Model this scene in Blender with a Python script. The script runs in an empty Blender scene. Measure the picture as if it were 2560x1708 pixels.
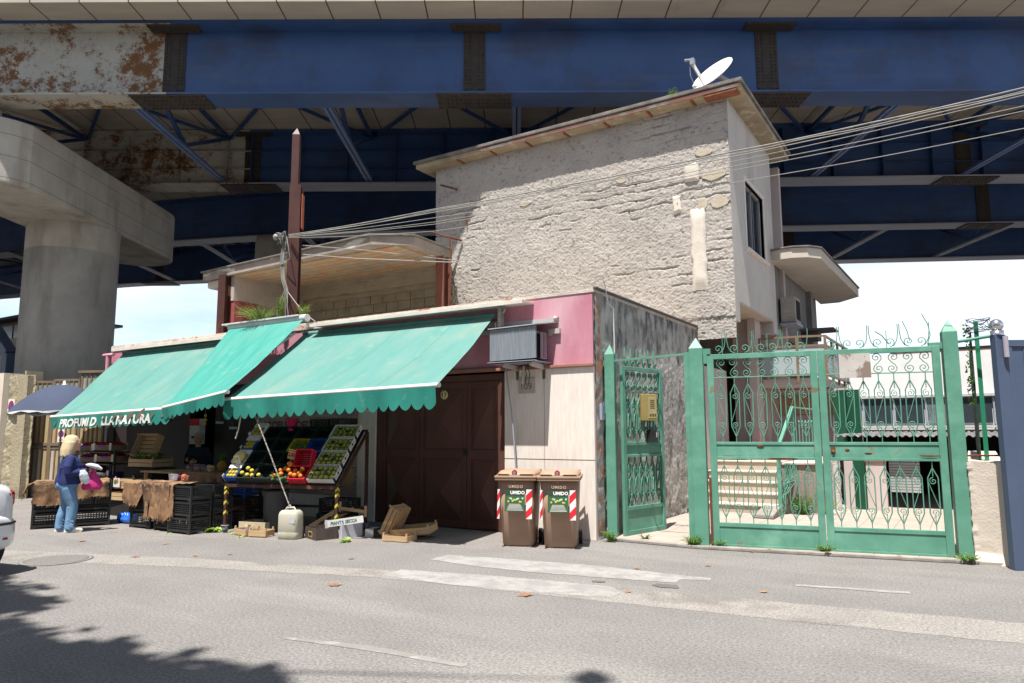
import bpy, math, random
from mathutils import Vector, Matrix, noise
R=math.radians; PI=math.pi; rnd=random.Random(7)
sc=bpy.context.scene; col=sc.collection
# ---------------- camera ----------------
cam=bpy.data.cameras.new('camera'); co=bpy.data.objects.new('camera',cam); col.objects.link(co)
cam.sensor_width=36; cam.lens=25.24; cam.clip_end=2000; cam.clip_start=.05
co.matrix_world=Matrix.Translation((4.738,-9.841,1.6))@Matrix.Rotation(R(32.25),4,'Z')@Matrix.Rotation(R(97.14),4,'X')@Matrix.Rotation(R(-.2),4,'Z')
sc.camera=co
# ---------------- light ----------------
SUN_EL=69.7; SUN_AZ=9.5      # azimuth: degrees from -Y towards +X
w=bpy.data.worlds.new('World'); sc.world=w; w.use_nodes=True
nt=w.node_tree; nt.nodes.clear(); N=nt.nodes.new; L=nt.links.new
out=N('ShaderNodeOutputWorld'); bg=N('ShaderNodeBackground'); sky=N('ShaderNodeTexSky')
sky.sky_type='NISHITA'; sky.sun_disc=False; sky.sun_elevation=R(SUN_EL); sky.sun_rotation=R(180-SUN_AZ); sky.dust_density=1.6; sky.air_density=1.0; sky.ozone_density=1.2
geo=N('ShaderNodeNewGeometry'); mp=N('ShaderNodeMapping'); mp.inputs['Scale'].default_value=(1.4,1.4,6.0)
L(geo.outputs['Incoming'],mp.inputs[0]); nz=N('ShaderNodeTexNoise'); nz.inputs['Scale'].default_value=1.7; nz.inputs['Detail'].default_value=7; nz.inputs['Roughness'].default_value=.55
L(mp.outputs[0],nz.inputs['Vector']); rp=N('ShaderNodeValToRGB'); rp.color_ramp.elements[0].position=.36; rp.color_ramp.elements[1].position=.60
rp.color_ramp.elements[0].color=(0,0,0,1)
L(nz.outputs['Fac'],rp.inputs[0]); mx=N('ShaderNodeMixRGB'); cm=N('ShaderNodeMixRGB'); cm.inputs[1].default_value=(8.2,10.8,14.6,1); cm.inputs[2].default_value=(13.2,14.1,15.2,1)
sz=N('ShaderNodeSeparateXYZ'); L(geo.outputs['Incoming'],sz.inputs[0]); el=N('ShaderNodeMapRange'); el.inputs[1].default_value=-.62; el.inputs[2].default_value=-.12; el.inputs[3].default_value=.12; el.inputs[4].default_value=1
L(sz.outputs[2],el.inputs[0]); L(rp.outputs[0],cm.inputs[0]); L(cm.outputs[0],mx.inputs[2]); L(el.outputs[0],mx.inputs[0]); L(sky.outputs[0],mx.inputs[1]); L(mx.outputs[0],bg.inputs[0]); bg.inputs[1].default_value=.045
L(bg.outputs[0],out.inputs[0])
sl=bpy.data.lights.new('sun','SUN'); sl.energy=5.0; sl.angle=R(.5); sl.color=(1,.955,.89)
so=bpy.data.objects.new('sun',sl); col.objects.link(so)
sd=Vector((math.sin(R(SUN_AZ))*math.cos(R(SUN_EL)),-math.cos(R(SUN_AZ))*math.cos(R(SUN_EL)),math.sin(R(SUN_EL))))
so.rotation_euler=(-sd).to_track_quat('-Z','Y').to_euler(); so.location=(0,-20,40)
sc.view_settings.view_transform='Standard'; sc.view_settings.look='None'; sc.view_settings.gamma=1; sc.view_settings.exposure=.98
sc.cycles.max_bounces=8; sc.cycles.diffuse_bounces=5
# ---------------- materials ----------------
MATS={}
def mat(name,c,c2=None,sc_=4,lo=.35,hi=.65,det=6,rough=.75,bump=0,bsc=40,bdet=4,metal=0,st=(1,1,1),c3=None,s3=1.5,l3=.55,h3=.62,st3=(1,1,1),c4=None,s4=9,l4=.6,h4=.64,spec=.3,trans=0,alpha=1,bst=(1,1,1),clear=0,stripe=None,emis=0,rg=.62):
    if name in MATS: return MATS[name]
    m=bpy.data.materials.new(name); MATS[name]=m; m.use_nodes=True; t=m.node_tree; b=t.nodes['Principled BSDF']; N=t.nodes.new; L=t.links.new
    b.inputs['Roughness'].default_value=rough; b.inputs['Metallic'].default_value=metal; b.inputs['Specular IOR Level'].default_value=spec
    tc=N('ShaderNodeTexCoord')
    def nz(scale,detail,stt,lo,hi):
        mp=N('ShaderNodeMapping'); mp.inputs['Scale'].default_value=stt; L(tc.outputs['Object'],mp.inputs[0])
        n=N('ShaderNodeTexNoise'); n.inputs['Scale'].default_value=scale; n.inputs['Detail'].default_value=detail; n.inputs['Roughness'].default_value=rg; L(mp.outputs[0],n.inputs['Vector'])
        if lo is None: return n
        r=N('ShaderNodeMapRange'); r.inputs[1].default_value=lo; r.inputs[2].default_value=hi; L(n.outputs['Fac'],r.inputs[0]); return r
    def rgb(a): return (a[0],a[1],a[2],1)
    cur=None
    if c2 is None: c2=tuple(x*.82 for x in c)
    r=nz(sc_,det,st,lo,hi); mx=N('ShaderNodeMixRGB'); mx.inputs[1].default_value=rgb(c); mx.inputs[2].default_value=rgb(c2); L(r.outputs[0],mx.inputs[0]); cur=mx.outputs[0]
    for cc,s_,l_,h_,st_ in ((c3,s3,l3,h3,st3),(c4,s4,l4,h4,(1,1,1))):
        if cc is not None:
            r=nz(s_,8,st_,l_,h_); mx=N('ShaderNodeMixRGB'); L(cur,mx.inputs[1]); mx.inputs[2].default_value=rgb(cc); L(r.outputs[0],mx.inputs[0]); cur=mx.outputs[0]
    if stripe: # (axis, period, width, colour, offset)
        for (ax,per,wd,cc,off) in stripe:
            sx=N('ShaderNodeSeparateXYZ'); L(tc.outputs['Object'],sx.inputs[0]); a=N('ShaderNodeMath'); a.operation='ADD'; a.inputs[1].default_value=-off+1000*per; L(sx.outputs[ax],a.inputs[0])
            md=N('ShaderNodeMath'); md.operation='MODULO'; md.inputs[1].default_value=per; L(a.outputs[0],md.inputs[0]); lt=N('ShaderNodeMath'); lt.operation='LESS_THAN'; lt.inputs[1].default_value=wd; L(md.outputs[0],lt.inputs[0])
            mx=N('ShaderNodeMixRGB'); L(cur,mx.inputs[1]); mx.inputs[2].default_value=rgb(cc); L(lt.outputs[0],mx.inputs[0]); cur=mx.outputs[0]
    L(cur,b.inputs['Base Color'])
    if emis: L(cur,b.inputs['Emission Color']); b.inputs['Emission Strength'].default_value=emis
    if bump:
        n=nz(bsc,bdet,bst,None,None); bp=N('ShaderNodeBump'); bp.inputs['Strength'].default_value=min(1,bump); bp.inputs['Distance'].default_value=.5/bsc*max(1,bump); L(n.outputs['Fac'],bp.inputs['Height']); L(bp.outputs[0],b.inputs['Normal'])
    if clear: b.inputs['Coat Weight'].default_value=clear
    if alpha<1: b.inputs['Alpha'].default_value=alpha
    if trans:
        tr=N('ShaderNodeBsdfTranslucent'); L(cur,tr.inputs[0]); ms=N('ShaderNodeMixShader'); ms.inputs[0].default_value=trans; L(b.outputs[0],ms.inputs[1]); L(tr.outputs[0],ms.inputs[2]); L(ms.outputs[0],t.nodes['Material Output'].inputs[0])
    return m
# ---------------- mesh builder ----------------
class G:
    def __init__(s): s.v=[];s.f=[];s.m=[];s.s=[]
    def add(s,vs,fs,mi=0,sm=False,M=None):
        k=len(s.v)
        s.v+= [tuple(M@Vector(v)) for v in vs] if M is not None else [tuple(v) for v in vs]
        s.f+=[tuple(i+k for i in f) for f in fs]; s.m+=[mi]*len(fs); s.s+=[sm]*len(fs); return s
    def box(s,x0,y0,z0,x1,y1,z1,mi=0,M=None):
        vs=[(x,y,z) for z in (z0,z1) for y in (y0,y1) for x in (x0,x1)]
        return s.add(vs,[(0,2,3,1),(4,5,7,6),(0,1,5,4),(2,6,7,3),(0,4,6,2),(1,3,7,5)],mi,False,M)
    def bar(s,p,q,w,h=None,mi=0,up=(0,0,1)):
        p=Vector(p);q=Vector(q);h=h or w;d=q-p;l=d.length;d.normalize();u=Vector(up)
        if abs(d.dot(u))>.98:u=Vector((0,1,0))
        x=d.cross(u).normalized();y=x.cross(d)
        M=Matrix((( x.x,d.x,y.x,p.x),(x.y,d.y,y.y,p.y),(x.z,d.z,y.z,p.z),(0,0,0,1)))
        return s.box(-w/2,0,-h/2,w/2,l,h/2,mi,M)
    def tube(s,pts,r,n=6,mi=0,cap=True,sm=True):
        pts=[Vector(p) for p in pts]; rr=r if isinstance(r,(list,tuple)) else [r]*len(pts); vs=[];fs=[]; prev=None
        for i,p in enumerate(pts):
            d=(pts[min(i+1,len(pts)-1)]-pts[max(i-1,0)]).normalized()
            if prev is None: a=d.orthogonal().normalized()
            else: a=(prev-d*prev.dot(d)); a=a.normalized() if a.length>1e-6 else d.orthogonal().normalized()
            prev=a; b=d.cross(a)
            for k in range(n):
                t=2*PI*k/n; vs.append(p+(a*math.cos(t)+b*math.sin(t))*rr[i])
        for i in range(len(pts)-1):
            for k in range(n): fs.append((i*n+k,i*n+(k+1)%n,(i+1)*n+(k+1)%n,(i+1)*n+k))
        s.add(vs,fs,mi,sm)
        if cap: s.add(vs[:n],[tuple(reversed(range(n)))],mi); s.add(vs[-n:],[tuple(range(n))],mi)
        return s
    def prism(s,poly,z0,z1,mi=0,M=None):
        n=len(poly); vs=[(x,y,z0) for x,y in poly]+[(x,y,z1) for x,y in poly]
        return s.add(vs,[tuple(reversed(range(n))),tuple(range(n,2*n))]+[(i,(i+1)%n,n+(i+1)%n,n+i) for i in range(n)],mi,False,M)
    def grid(s,fn,nu,nv,mi=0,sm=True):
        vs=[fn(i/nu,j/nv) for j in range(nv+1) for i in range(nu+1)]
        return s.add(vs,[(j*(nu+1)+i,j*(nu+1)+i+1,(j+1)*(nu+1)+i+1,(j+1)*(nu+1)+i) for j in range(nv) for i in range(nu)],mi,sm)
    def ell(s,c,r,n=12,m=8,mi=0,M=None):
        if not isinstance(r,(tuple,list)): r=(r,r,r)
        vs=[];fs=[]
        for j in range(m+1):
            a=PI*j/m
            for i in range(n):
                b=2*PI*i/n; vs.append((c[0]+r[0]*math.sin(a)*math.cos(b),c[1]+r[1]*math.sin(a)*math.sin(b),c[2]+r[2]*math.cos(a)))
        for j in range(m):
            for i in range(n): fs.append((j*n+i,(j+1)*n+i,(j+1)*n+(i+1)%n,j*n+(i+1)%n))
        return s.add(vs,fs,mi,True,M)
    def lathe(s,prof,n=16,mi=0,M=None,sm=True,c=(0,0)):
        vs=[(c[0]+r*math.cos(2*PI*i/n),c[1]+r*math.sin(2*PI*i/n),z) for r,z in prof for i in range(n)]
        return s.add(vs,[(j*n+i,j*n+(i+1)%n,(j+1)*n+(i+1)%n,(j+1)*n+i) for j in range(len(prof)-1) for i in range(n)],mi,sm,M)
    def loft(s,rings,n=16,mi=0,cap=True,M=None,pw=2.0):
        # rings: (centre, rx, ry, axis dir) ; superellipse cross-sections
        vs=[];fs=[]
        for (c,rx,ry,d,xd) in rings:
            c=Vector(c);d=Vector(d).normalized();x=Vector(xd);x=(x-d*x.dot(d)).normalized();y=d.cross(x)
            for k in range(n):
                t=2*PI*k/n;ct,st=math.cos(t),math.sin(t)
                a=math.copysign(abs(ct)**(2/pw),ct);b=math.copysign(abs(st)**(2/pw),st)
                vs.append(c+x*rx*a+y*ry*b)
        for i in range(len(rings)-1):
            for k in range(n): fs.append((i*n+k,i*n+(k+1)%n,(i+1)*n+(k+1)%n,(i+1)*n+k))
        if cap: fs.append(tuple(reversed(range(n)))); fs.append(tuple(range((len(rings)-1)*n,len(rings)*n)))
        return s.add(vs,fs,mi,True,M)
    def limb(s,pts,rs,n=12,mi=0,sq=(1,1),xd=(1,0,0)):
        rings=[]
        for i,p in enumerate(pts):
            d=Vector(pts[min(i+1,len(pts)-1)])-Vector(pts[max(i-1,0)]); rings.append((p,rs[i]*sq[0],rs[i]*sq[1],d,xd))
        s.loft(rings,n,mi); s.ell(pts[0],rs[0]*.98,n,6,mi); s.ell(pts[-1],rs[-1]*.98,n,6,mi); return s
    def text(s,body,size,M,mi=0,ext=.004,off=0,shear=0,align='LEFT',sx=1,spacing=1):
        cu=bpy.data.curves.new('t','FONT'); cu.body=body; cu.size=size; cu.extrude=ext; cu.offset=off; cu.shear=shear; cu.align_x=align; cu.resolution_u=2; cu.space_character=spacing
        o=bpy.data.objects.new('t',cu); col.objects.link(o); bpy.context.view_layer.update()
        me=bpy.data.meshes.new_from_object(o.evaluated_get(bpy.context.evaluated_depsgraph_get()))
        s.add([(v.co.x*sx,v.co.y,v.co.z) for v in me.vertices],[tuple(p.vertices) for p in me.polygons],mi,False,M)
        bpy.data.objects.remove(o); bpy.data.curves.remove(cu); bpy.data.meshes.remove(me); return s
    def build(s,name,mats,parent=None,bev=0,local=False,remesh=0,smooth=0):
        if not isinstance(mats,(list,tuple)): mats=[mats]
        me=bpy.data.meshes.new(name); me.from_pydata(s.v,[],s.f)
        for m in mats: me.materials.append(m)
        me.polygons.foreach_set('material_index',s.m); me.polygons.foreach_set('use_smooth',s.s); me.update()
        o=bpy.data.objects.new(name,me); col.objects.link(o)
        if parent is not None:
            o.parent=parent
            if not local:
                mw=ROOTM(parent).inverted(); me.transform(mw)
        if remesh:
            r=o.modifiers.new('r','REMESH'); r.mode='VOXEL'; r.voxel_size=remesh; r.use_smooth_shade=True
            if smooth: k=o.modifiers.new('s','SMOOTH'); k.iterations=smooth; k.factor=.6
        if bev:
            b=o.modifiers.new('b','BEVEL'); b.width=bev; b.segments=2; b.limit_method='ANGLE'; b.angle_limit=R(40)
        return o
def ROOTM(o):
    m=Matrix.Identity(4)
    while o is not None: m=o.matrix_basis@m; o=o.parent
    return m
def tag(o,label,cat,group=None,kind=None):
    if label:o['label']=label
    if cat:o['category']=cat
    if group:o['group']=group
    if kind:o['kind']=kind
    return o
def thing(name,label,cat,loc=(0,0,0),rz=0,group=None):
    o=bpy.data.objects.new(name,None); col.objects.link(o); o.location=loc; o.rotation_euler=(0,0,rz); o.empty_display_size=.1
    return tag(o,label,cat,group)
def struct(o): o['kind']='structure'; return o
def dup(root,loc,rz=None,label=None,rot=None):
    r=root.copy(); col.objects.link(r); r.location=loc
    if rz is not None: r.rotation_euler=(0,0,rz)
    if rot is not None: r.rotation_euler=rot
    if label: r['label']=label
    def rec(a,b):
        for ch in [c for c in a.children]:
            c=ch.copy(); col.objects.link(c); c.parent=b; rec(ch,c)
    rec(root,r); return r
def Tz(x,y,z,rz=0): return Matrix.Translation((x,y,z))@Matrix.Rotation(rz,4,'Z')
RX90=Matrix.Rotation(R(90),4,'X')
def TX(x,y,z,rz=0): return Matrix.Translation((x,y,z))@Matrix.Rotation(rz,4,'Z')@RX90   # text plane facing -Y
def nf(x,y,z=0,o=4): return noise.fractal(Vector((x,y,z)),1.0,2.0,o)
# palette
concrete=mat('concrete',(.42,.385,.335),(.33,.30,.26),1.2,bump=.35,bsc=14,rough=.9,c3=(.16,.14,.12),s3=2.2,l3=.6,h3=.8,st3=(1,1,.15))
steel_blue=mat('blue_steel',(.027,.072,.20),(.021,.056,.16),1.0,rough=.5,spec=.5,c3=(.055,.085,.16),s3=1.3,l3=.52,h3=.75,st3=(.3,1,3),c4=(.03,.03,.05),s4=.5,l4=.52,h4=.8)
steel_grey=mat('pale_steel',(.33,.34,.40),(.26,.27,.33),2,rough=.55)
darkplate=mat('bare_dark_plate',(.05,.04,.034),(.035,.028,.024),5,rough=.7,bump=.2,bsc=12)
rustwhite=mat('rusty_white_paint',(.42,.40,.35),(.34,.32,.28),1.5,rough=.7,c3=(.15,.065,.022),s3=.62,l3=.50,h3=.56,c4=(.09,.04,.02),s4=3,l4=.60,h4=.64,rg=.86)
soffit=mat('precast_soffit',(.42,.37,.31),(.35,.31,.26),1.2,rough=.9,st=(.4,2,1),c3=(.2,.17,.14),s3=1.1,l3=.62,h3=.8,st3=(1.5,.3,1),stripe=[(0,1.213,.035,(.06,.045,.035),-.96)])
green=mat('green_gate_paint',(.11,.285,.21),(.085,.235,.17),3,rough=.45,c3=(.16,.075,.035),s3=4,l3=.64,h3=.67,c4=(.17,.38,.29),s4=2,l4=.5,h4=.75,bump=.08,bsc=60)
rust=mat('rust',(.16,.055,.025),(.09,.035,.02),12,rough=.9)
brown=mat('brown_steel',(.075,.03,.025),(.055,.022,.018),3,rough=.5,c3=(.17,.06,.03),s3=2,l3=.62,h3=.68,st3=(1,1,.3))
white=mat('white_paint',(.75,.74,.71),(.66,.65,.62),4,rough=.6)
black=mat('black_plastic',(.018,.019,.02),(.028,.029,.03),6,rough=.42)
wood=mat('thin_wood',(.42,.28,.15),(.33,.21,.11),6,rough=.8,st=(1,1,8))
woodh=mat('pale_crate_wood',(.50,.36,.21),(.38,.26,.14),5,rough=.85,st=(1,9,9))
leafg=mat('weed_green',(.10,.22,.035),(.05,.13,.02),8,rough=.6,trans=.25)
glass=mat('dark_glass',(.03,.04,.05),(.04,.05,.06),2,rough=.08,spec=.8)
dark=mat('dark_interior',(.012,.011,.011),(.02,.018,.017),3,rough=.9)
# ================= SETTING =================
asphalt=mat('asphalt',(.20,.19,.183),(.158,.15,.144),.8,lo=.3,hi=.7,det=5,rough=.92,bump=.6,bsc=150,c3=(.235,.223,.21),s3=.35,l3=.5,h3=.72,st3=(.5,2,1),c4=(.32,.30,.28),s4=150,l4=.6,h4=.72)
def tint_speckle(asphalt):
    # dark grains between light aggregate
    t=asphalt.node_tree; b=t.nodes['Principled BSDF']; N=t.nodes.new; L=t.links.new
    src=b.inputs['Base Color'].links[0].from_socket; tc=N('ShaderNodeTexCoord'); v=N('ShaderNodeTexNoise'); v.inputs['Scale'].default_value=42; v.inputs['Detail'].default_value=7; v.inputs['Roughness'].default_value=.85; L(tc.outputs['Object'],v.inputs['Vector'])
    r=N('ShaderNodeMapRange'); r.inputs[1].default_value=.38; r.inputs[2].default_value=.62; r.inputs[3].default_value=.45; r.inputs[4].default_value=1.42; L(v.outputs['Fac'],r.inputs[0])
    m=N('ShaderNodeMixRGB'); m.blend_type='MULTIPLY'; m.inputs[0].default_value=1; L(src,m.inputs[1]); L(r.outputs[0],m.inputs[2]); L(m.outputs[0],b.inputs['Base Color'])
tint_speckle(asphalt)
g=G(); g.add([(-400,-400,0),(400,-400,0),(400,400,0),(-400,400,0)],[(0,1,2,3)]); struct(g.build('road',asphalt))
# worn strips and patches lying on the road
patch=mat('worn_light_asphalt',(.265,.245,.225),(.22,.207,.194),1.5,rough=.95,bump=.4,bsc=70,c3=(.18,.165,.15),s3=.9,l3=.52,h3=.62,c4=(.34,.32,.29),s4=150,l4=.6,h4=.74)
tint_speckle(patch)
def blob(poly,z,m,name,jit=.03,n=30,kind='structure'):
    g=G(); pts=[]
    for i in range(len(poly)):
        a=Vector(poly[i]);b=Vector(poly[(i+1)%len(poly)])
        for k in range(n):
            p=a.lerp(b,k/n); q=nf(p.x*4,p.y*4,z*100,6)*jit*1.3; r_=nf(p.x*4+50,p.y*4,z*100,6)*jit*1.3; pts.append((p.x+q,p.y+r_,z))
    g.add(pts,[tuple(range(len(pts)))]); o=g.build(name,m); o['kind']=kind; return o
blob([(-14,-5.9),(-6.7,-4.99),(-3.96,-4.08),(-1.19,-3.35),(.9,-2.95),(1.64,-2.8),(3.3,-2.56),(8,-1.9),(8,-2.6),(3.42,-3.23),(2.13,-3.37),(-.87,-3.69),(-3.12,-4.37),(-5.87,-5.34),(-14,-6.4)],.0018,patch,'road_repair_strip',.025)
paint=mat('worn_road_paint',(.31,.30,.285),(.26,.25,.24),2.2,rough=.85,rg=.8,c3=(.225,.215,.208),s3=3.5,l3=.46,h3=.56,bump=.3,bsc=70)
for i,pl_ in enumerate([[(-1.15,-2.14),(-.14,-1.94),(1.01,-1.81),(1.62,-1.84),(2.26,-1.84),(2.26,-1.97),(1.98,-2.07),(2.0,-2.25),(1.6,-2.35),(1.2,-2.42),(.4,-2.55),(-.39,-2.6),(-1.1,-2.5)],[(-.99,-3.23),(-.02,-2.99),(.82,-2.84),(1.5,-2.8),(1.7,-3.0),(1.71,-3.25),(.92,-3.45),(-.05,-3.6),(-.95,-3.58)],[(3.1,-1.69),(4.1,-1.47),(4.14,-1.58),(3.1,-1.78)]]): blob(pl_,.0032+.0004*i,paint,'road_marking',.018)
paintw=mat('very_worn_paint',(.31,.30,.285),(.23,.22,.212),9,lo=.35,hi=.5,rough=.9,c3=(.205,.19,.178),s3=5,l3=.45,h3=.52)
blob([(.1,-5.80),(.8,-5.64),(1.7,-5.60),(1.7,-5.68),(.8,-5.74),(.1,-5.86)],.003,paintw,'road_marking',.01)
oil=mat('oil_stain',(.10,.09,.085),(.13,.12,.11),6,rough=.8)
blob([(1.85,-2.42),(2.05,-2.36),(2.12,-2.5),(1.95,-2.58),(1.82,-2.52)],.0055,oil,'oil_stain',.02,5)
blob([(1.2,-2.62),(1.35,-2.58),(1.36,-2.66),(1.22,-2.69)],.0055,oil,'oil_stain',.02,5)
# paved yard behind the gates
pav=mat('pale_yard_paving',(.37,.325,.28),(.31,.27,.235),2,rough=.9,bump=.15,bsc=30,c3=(.3,.26,.22),s3=1.5,l3=.6,h3=.8,stripe=[(0,.5,.012,(.2,.17,.14),.1),(1,.5,.012,(.2,.17,.14),.3)])
g=G(); g.prism([(.03,.42),(.2,.1),(1.5,.02),(4.7,.62),(5.2,.72),(9,2),(9,16),(.03,16)],-.05,.03); o=g.build('yard_paving',pav); struct(o)
curb=mat('old_concrete_kerb',(.30,.275,.245),(.2,.185,.17),5,rough=.95,bump=.4,bsc=30)
g=G(); g.prism([(.03,.42),(.2,.08),(1.5,.0),(4.7,.6),(4.7,.66),(1.5,.1),(.22,.18)],.0,.045); struct(g.build('kerb',curb,bev=.01))
# pavement apron in front of the shop (slightly darker, smoother)
apron=mat('shop_apron',(.215,.198,.188),(.175,.162,.155),1.5,rough=.92,bump=.4,bsc=280,c3=(.24,.215,.195),s3=.8,l3=.55,h3=.7,c4=(.28,.26,.24),s4=150,l4=.62,h4=.75)
tint_speckle(apron)
blob([(-30,0),(.05,.4),(.0,-1.25),(-1.9,-1.75),(-3.5,-2.2),(-5.5,-2.9),(-8.5,-4.3),(-12,-5.2),(-30,-8.6)],.0009,apron,'pavement',.02)
# manhole
g=G(); c=(-5.15,-5.0)
g.lathe([(.40,.006),(.40,.010),(.37,.011),(.36,.007)],40,0,c=c)
for k in range(-8,9):
    h=math.sqrt(max(0,.34**2-(k*.04)**2)); g.box(c[0]-h,c[1]+k*.04-.012,.0055,c[0]+h,c[1]+k*.04+.012,.009)
g.lathe([(.001,.005),(.41,.005)],40,1,c=c)
tag(g.build('manhole_cover',[mat('cast_iron',(.185,.175,.168),(.21,.2,.192),8,rough=.7),mat('manhole_gap',(.14,.132,.125),None)]),'round ribbed iron manhole cover set in the asphalt near the white car','manhole cover')

# unseen dark row added across the street to cut the southern skylight
acr=thing('skylight_blocker','unseen long plain building added behind the photographer to block skylight','building',(0,-24,0))
g=G(); g.box(-45,-34,0,45,-21,10.5); g.build('wall',mat('dull_ochre_wall',(.20,.16,.12),(.15,.12,.09),1,rough=.9),acr)
for k in range(18):
    for z in (1.2,4.4,7.6): g=G(); g.box(-43+5*k,-21.0,z,-41.4+5*k,-20.96,z+1.9); g.build('window',mat('far_shutter',(.05,.06,.05),None),acr)
# ================= VIADUCT (local frame: x along bridge, y across) =================
VR=R(32.2)
via=thing('viaduct','elevated road viaduct on blue steel girders with pale concrete deck overhead','viaduct',(0,0,0),VR)
def vbuild(g,name,m,bev=0,par=None): return g.build(name,m,par or via,bev=bev,local=True)
E0,E1=-70,60
g=G(); g.prism([(E0,5.6),(E1,5.6),(E1,27),(20,27.2),(-10,30),(-20,32.5),(-35,38),(E0,54)],12.1,12.25); vbuild(g,'deck',soffit)
g=G(); g.box(E0,6.15,12.252,E1,6.35,13.1); vbuild(g,'parapet',concrete)
GL={'1':[(-70,6.81),(60,6.81)],'2':[(-70,13.6),(-14.5,13.45),(-3.9,13.42),(7.7,13.13),(16.3,12.89),(60,12)],
'3':[(-60,33),(-36,25.8),(-25.7,23.0),(-16.5,20.97),(-11.9,20.0),(-7,19.4),(9.7,18.94),(19.9,18.42),(60,16)],
'4':[(-66,44),(-48,38),(-33.2,33.7),(-24.3,30.4),(-18.4,29.2),(-3,27.0),(15.2,25.0),(24,24.2),(60,20.5)]}
def cr(P):
    out=[]
    for i in range(len(P)-1):
        a=Vector(P[max(i-1,0)]);b=Vector(P[i]);c=Vector(P[i+1]);d=Vector(P[min(i+2,len(P)-1)])
        n=1 if len(P)==2 else 6
        for k in range(n):
            t=k/n; tb=(c-a)*.5*min(1,(c-b).length/max(.1,(c-a).length)*1.6); tc_=(d-b)*.5*min(1,(c-b).length/max(.1,(d-b).length)*1.6)
            out.append(tuple((2*t**3-3*t*t+1)*b+(t**3-2*t*t+t)*tb+(-2*t**3+3*t*t)*c+(t**3-t*t)*tc_))
    return out+[P[-1]]
GL={k:cr(v) for k,v in GL.items()}
def strip(pts,off0,off1,z0,z1,mi,g):
    # ribbon with thickness along a polyline
    P=[Vector((x,y)) for x,y in pts]; nn=[]
    for i in range(len(P)):
        d=(P[min(i+1,len(P)-1)]-P[max(i-1,0)]).normalized(); nn.append(Vector((-d.y,d.x)))
    for i in range(len(P)-1):
        a0=P[i]+nn[i]*off0;a1=P[i]+nn[i]*off1;b0=P[i+1]+nn[i+1]*off0;b1=P[i+1]+nn[i+1]*off1
        g.add([(*a0,z0),(*b0,z0),(*b1,z0),(*a1,z0),(*a0,z1),(*b0,z1),(*b1,z1),(*a1,z1)],[(0,3,2,1),(4,5,6,7),(0,1,5,4),(2,3,7,6),(0,4,7,3),(1,2,6,5)],mi)
def yat(pts,x):
    for (a,b),(c,d) in zip(pts,pts[1:]):
        if a<=x<=c: return b+(d-b)*(x-a)/(c-a)
    return pts[-1][1]
def cut(pts,x0,x1):
    return [(x0,yat(pts,x0))]+[p for p in pts if x0<p[0]<x1]+[(x1,yat(pts,x1))]
rustcut={'1':-9.99,'2':-10.35,'3':-70,'4':-70}
greyfl=mat('bounce_lit_steel',(.30,.31,.36),(.24,.25,.30),1.5,rough=.6,st=(.3,2,1))  # reflected light on the steel undersides is put into this paler grey
for k,pts in GL.items():
    rc=rustcut[k]; x0=pts[0][0]
    for seg,(a,b) in enumerate(((x0,rc),(rc,60)) if rc>x0 else ((x0,60),)):
        rusty = seg==0 and rc>x0
        pp=cut(pts,a,b); g=G()
        strip(pp,-.02,.02,10.16,12.0,0,g); strip(pp,-.42,.42,10.11,10.155,1,g); strip(pp,-.42,.42,12.0,12.05,0,g)
        if k=='1': strip(pp,-.44,-.425,12.02,12.1,2,g)
        x=a if rusty else max(a,-40)
        while x<min(b,40):
            if k=='2':
                y=yat(pts,x); g.box(x-.01,y-.22,10.155,x+.01,y-.02,12.0,0)
            x+=2.3 if k!='2' else 1.68
        if k=='2':
            for z in (10.75,11.4): strip(pp,-.14,-.02,z,z+.02,0,g)
        o=vbuild(g,'girder',[rustwhite if rusty else steel_blue,rustwhite if rusty else (steel_blue if k=='1' else greyfl),steel_blue])
        if rusty: o['label']='rust stained white painted length of girder'
def bolts(g,x0,x1,z0,z1,y,nx,nz,r=.022,gap=None,face='web'):
    for i in range(nx):
        for j in range(nz):
            if gap and (i in gap or j in gap): continue
            x=x0+(x1-x0)*(i+.5)/nx; z=z0+(z1-z0)*(j+.5)/nz
            if face=='web': g.tube([(x,y,z),(x,y-.025,z)],r,6,0,sm=False)
            else: g.tube([(x,z,y),(x,z,y-.025)],r,6,0,sm=False)
def splice(k,xc,w=.56,fw=1.9,nb=True):
    y=yat(GL[k],xc); g=G(); g.box(xc-w/2,y-.05,10.2,xc+w/2,y-.021,11.96)
    if nb: bolts(g,xc-w/2,xc+w/2,10.24,11.92,y-.05,5,18,.022,gap=(2,))
    s=G(); s.box(xc-fw/2,y-.41,10.07,xc+fw/2,y+.41,10.108)
    if nb:
        bolts(s,xc-fw/2,xc+fw/2,y-.38,y-.06,10.07,17,3,.024,gap=(8,1),face='b'); bolts(s,xc-fw/2,xc+fw/2,y+.06,y+.38,10.07,17,3,.024,gap=(8,1),face='b')
    q=G(); q.box(xc-.6,y-.41,11.955,xc+.7,y-.06,11.998)
    if nb: bolts(q,xc-.6,xc+.7,y-.38,y-.1,11.955,12,2,.02,face='b')
    a=vbuild(g,'splice_plate',darkplate); b=vbuild(s,'splice_plate',darkplate); vbuild(q,'splice_plate',darkplate)
for x in (-10.0,-2.2,5.4): splice('1',x)
for x in (-10.35,14.3): splice('2',x)
for x in (-3.6,18.6,-24): splice('3',x,nb=x>-20)
for x in (-21.5,13): splice('4',x,nb=False)
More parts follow.
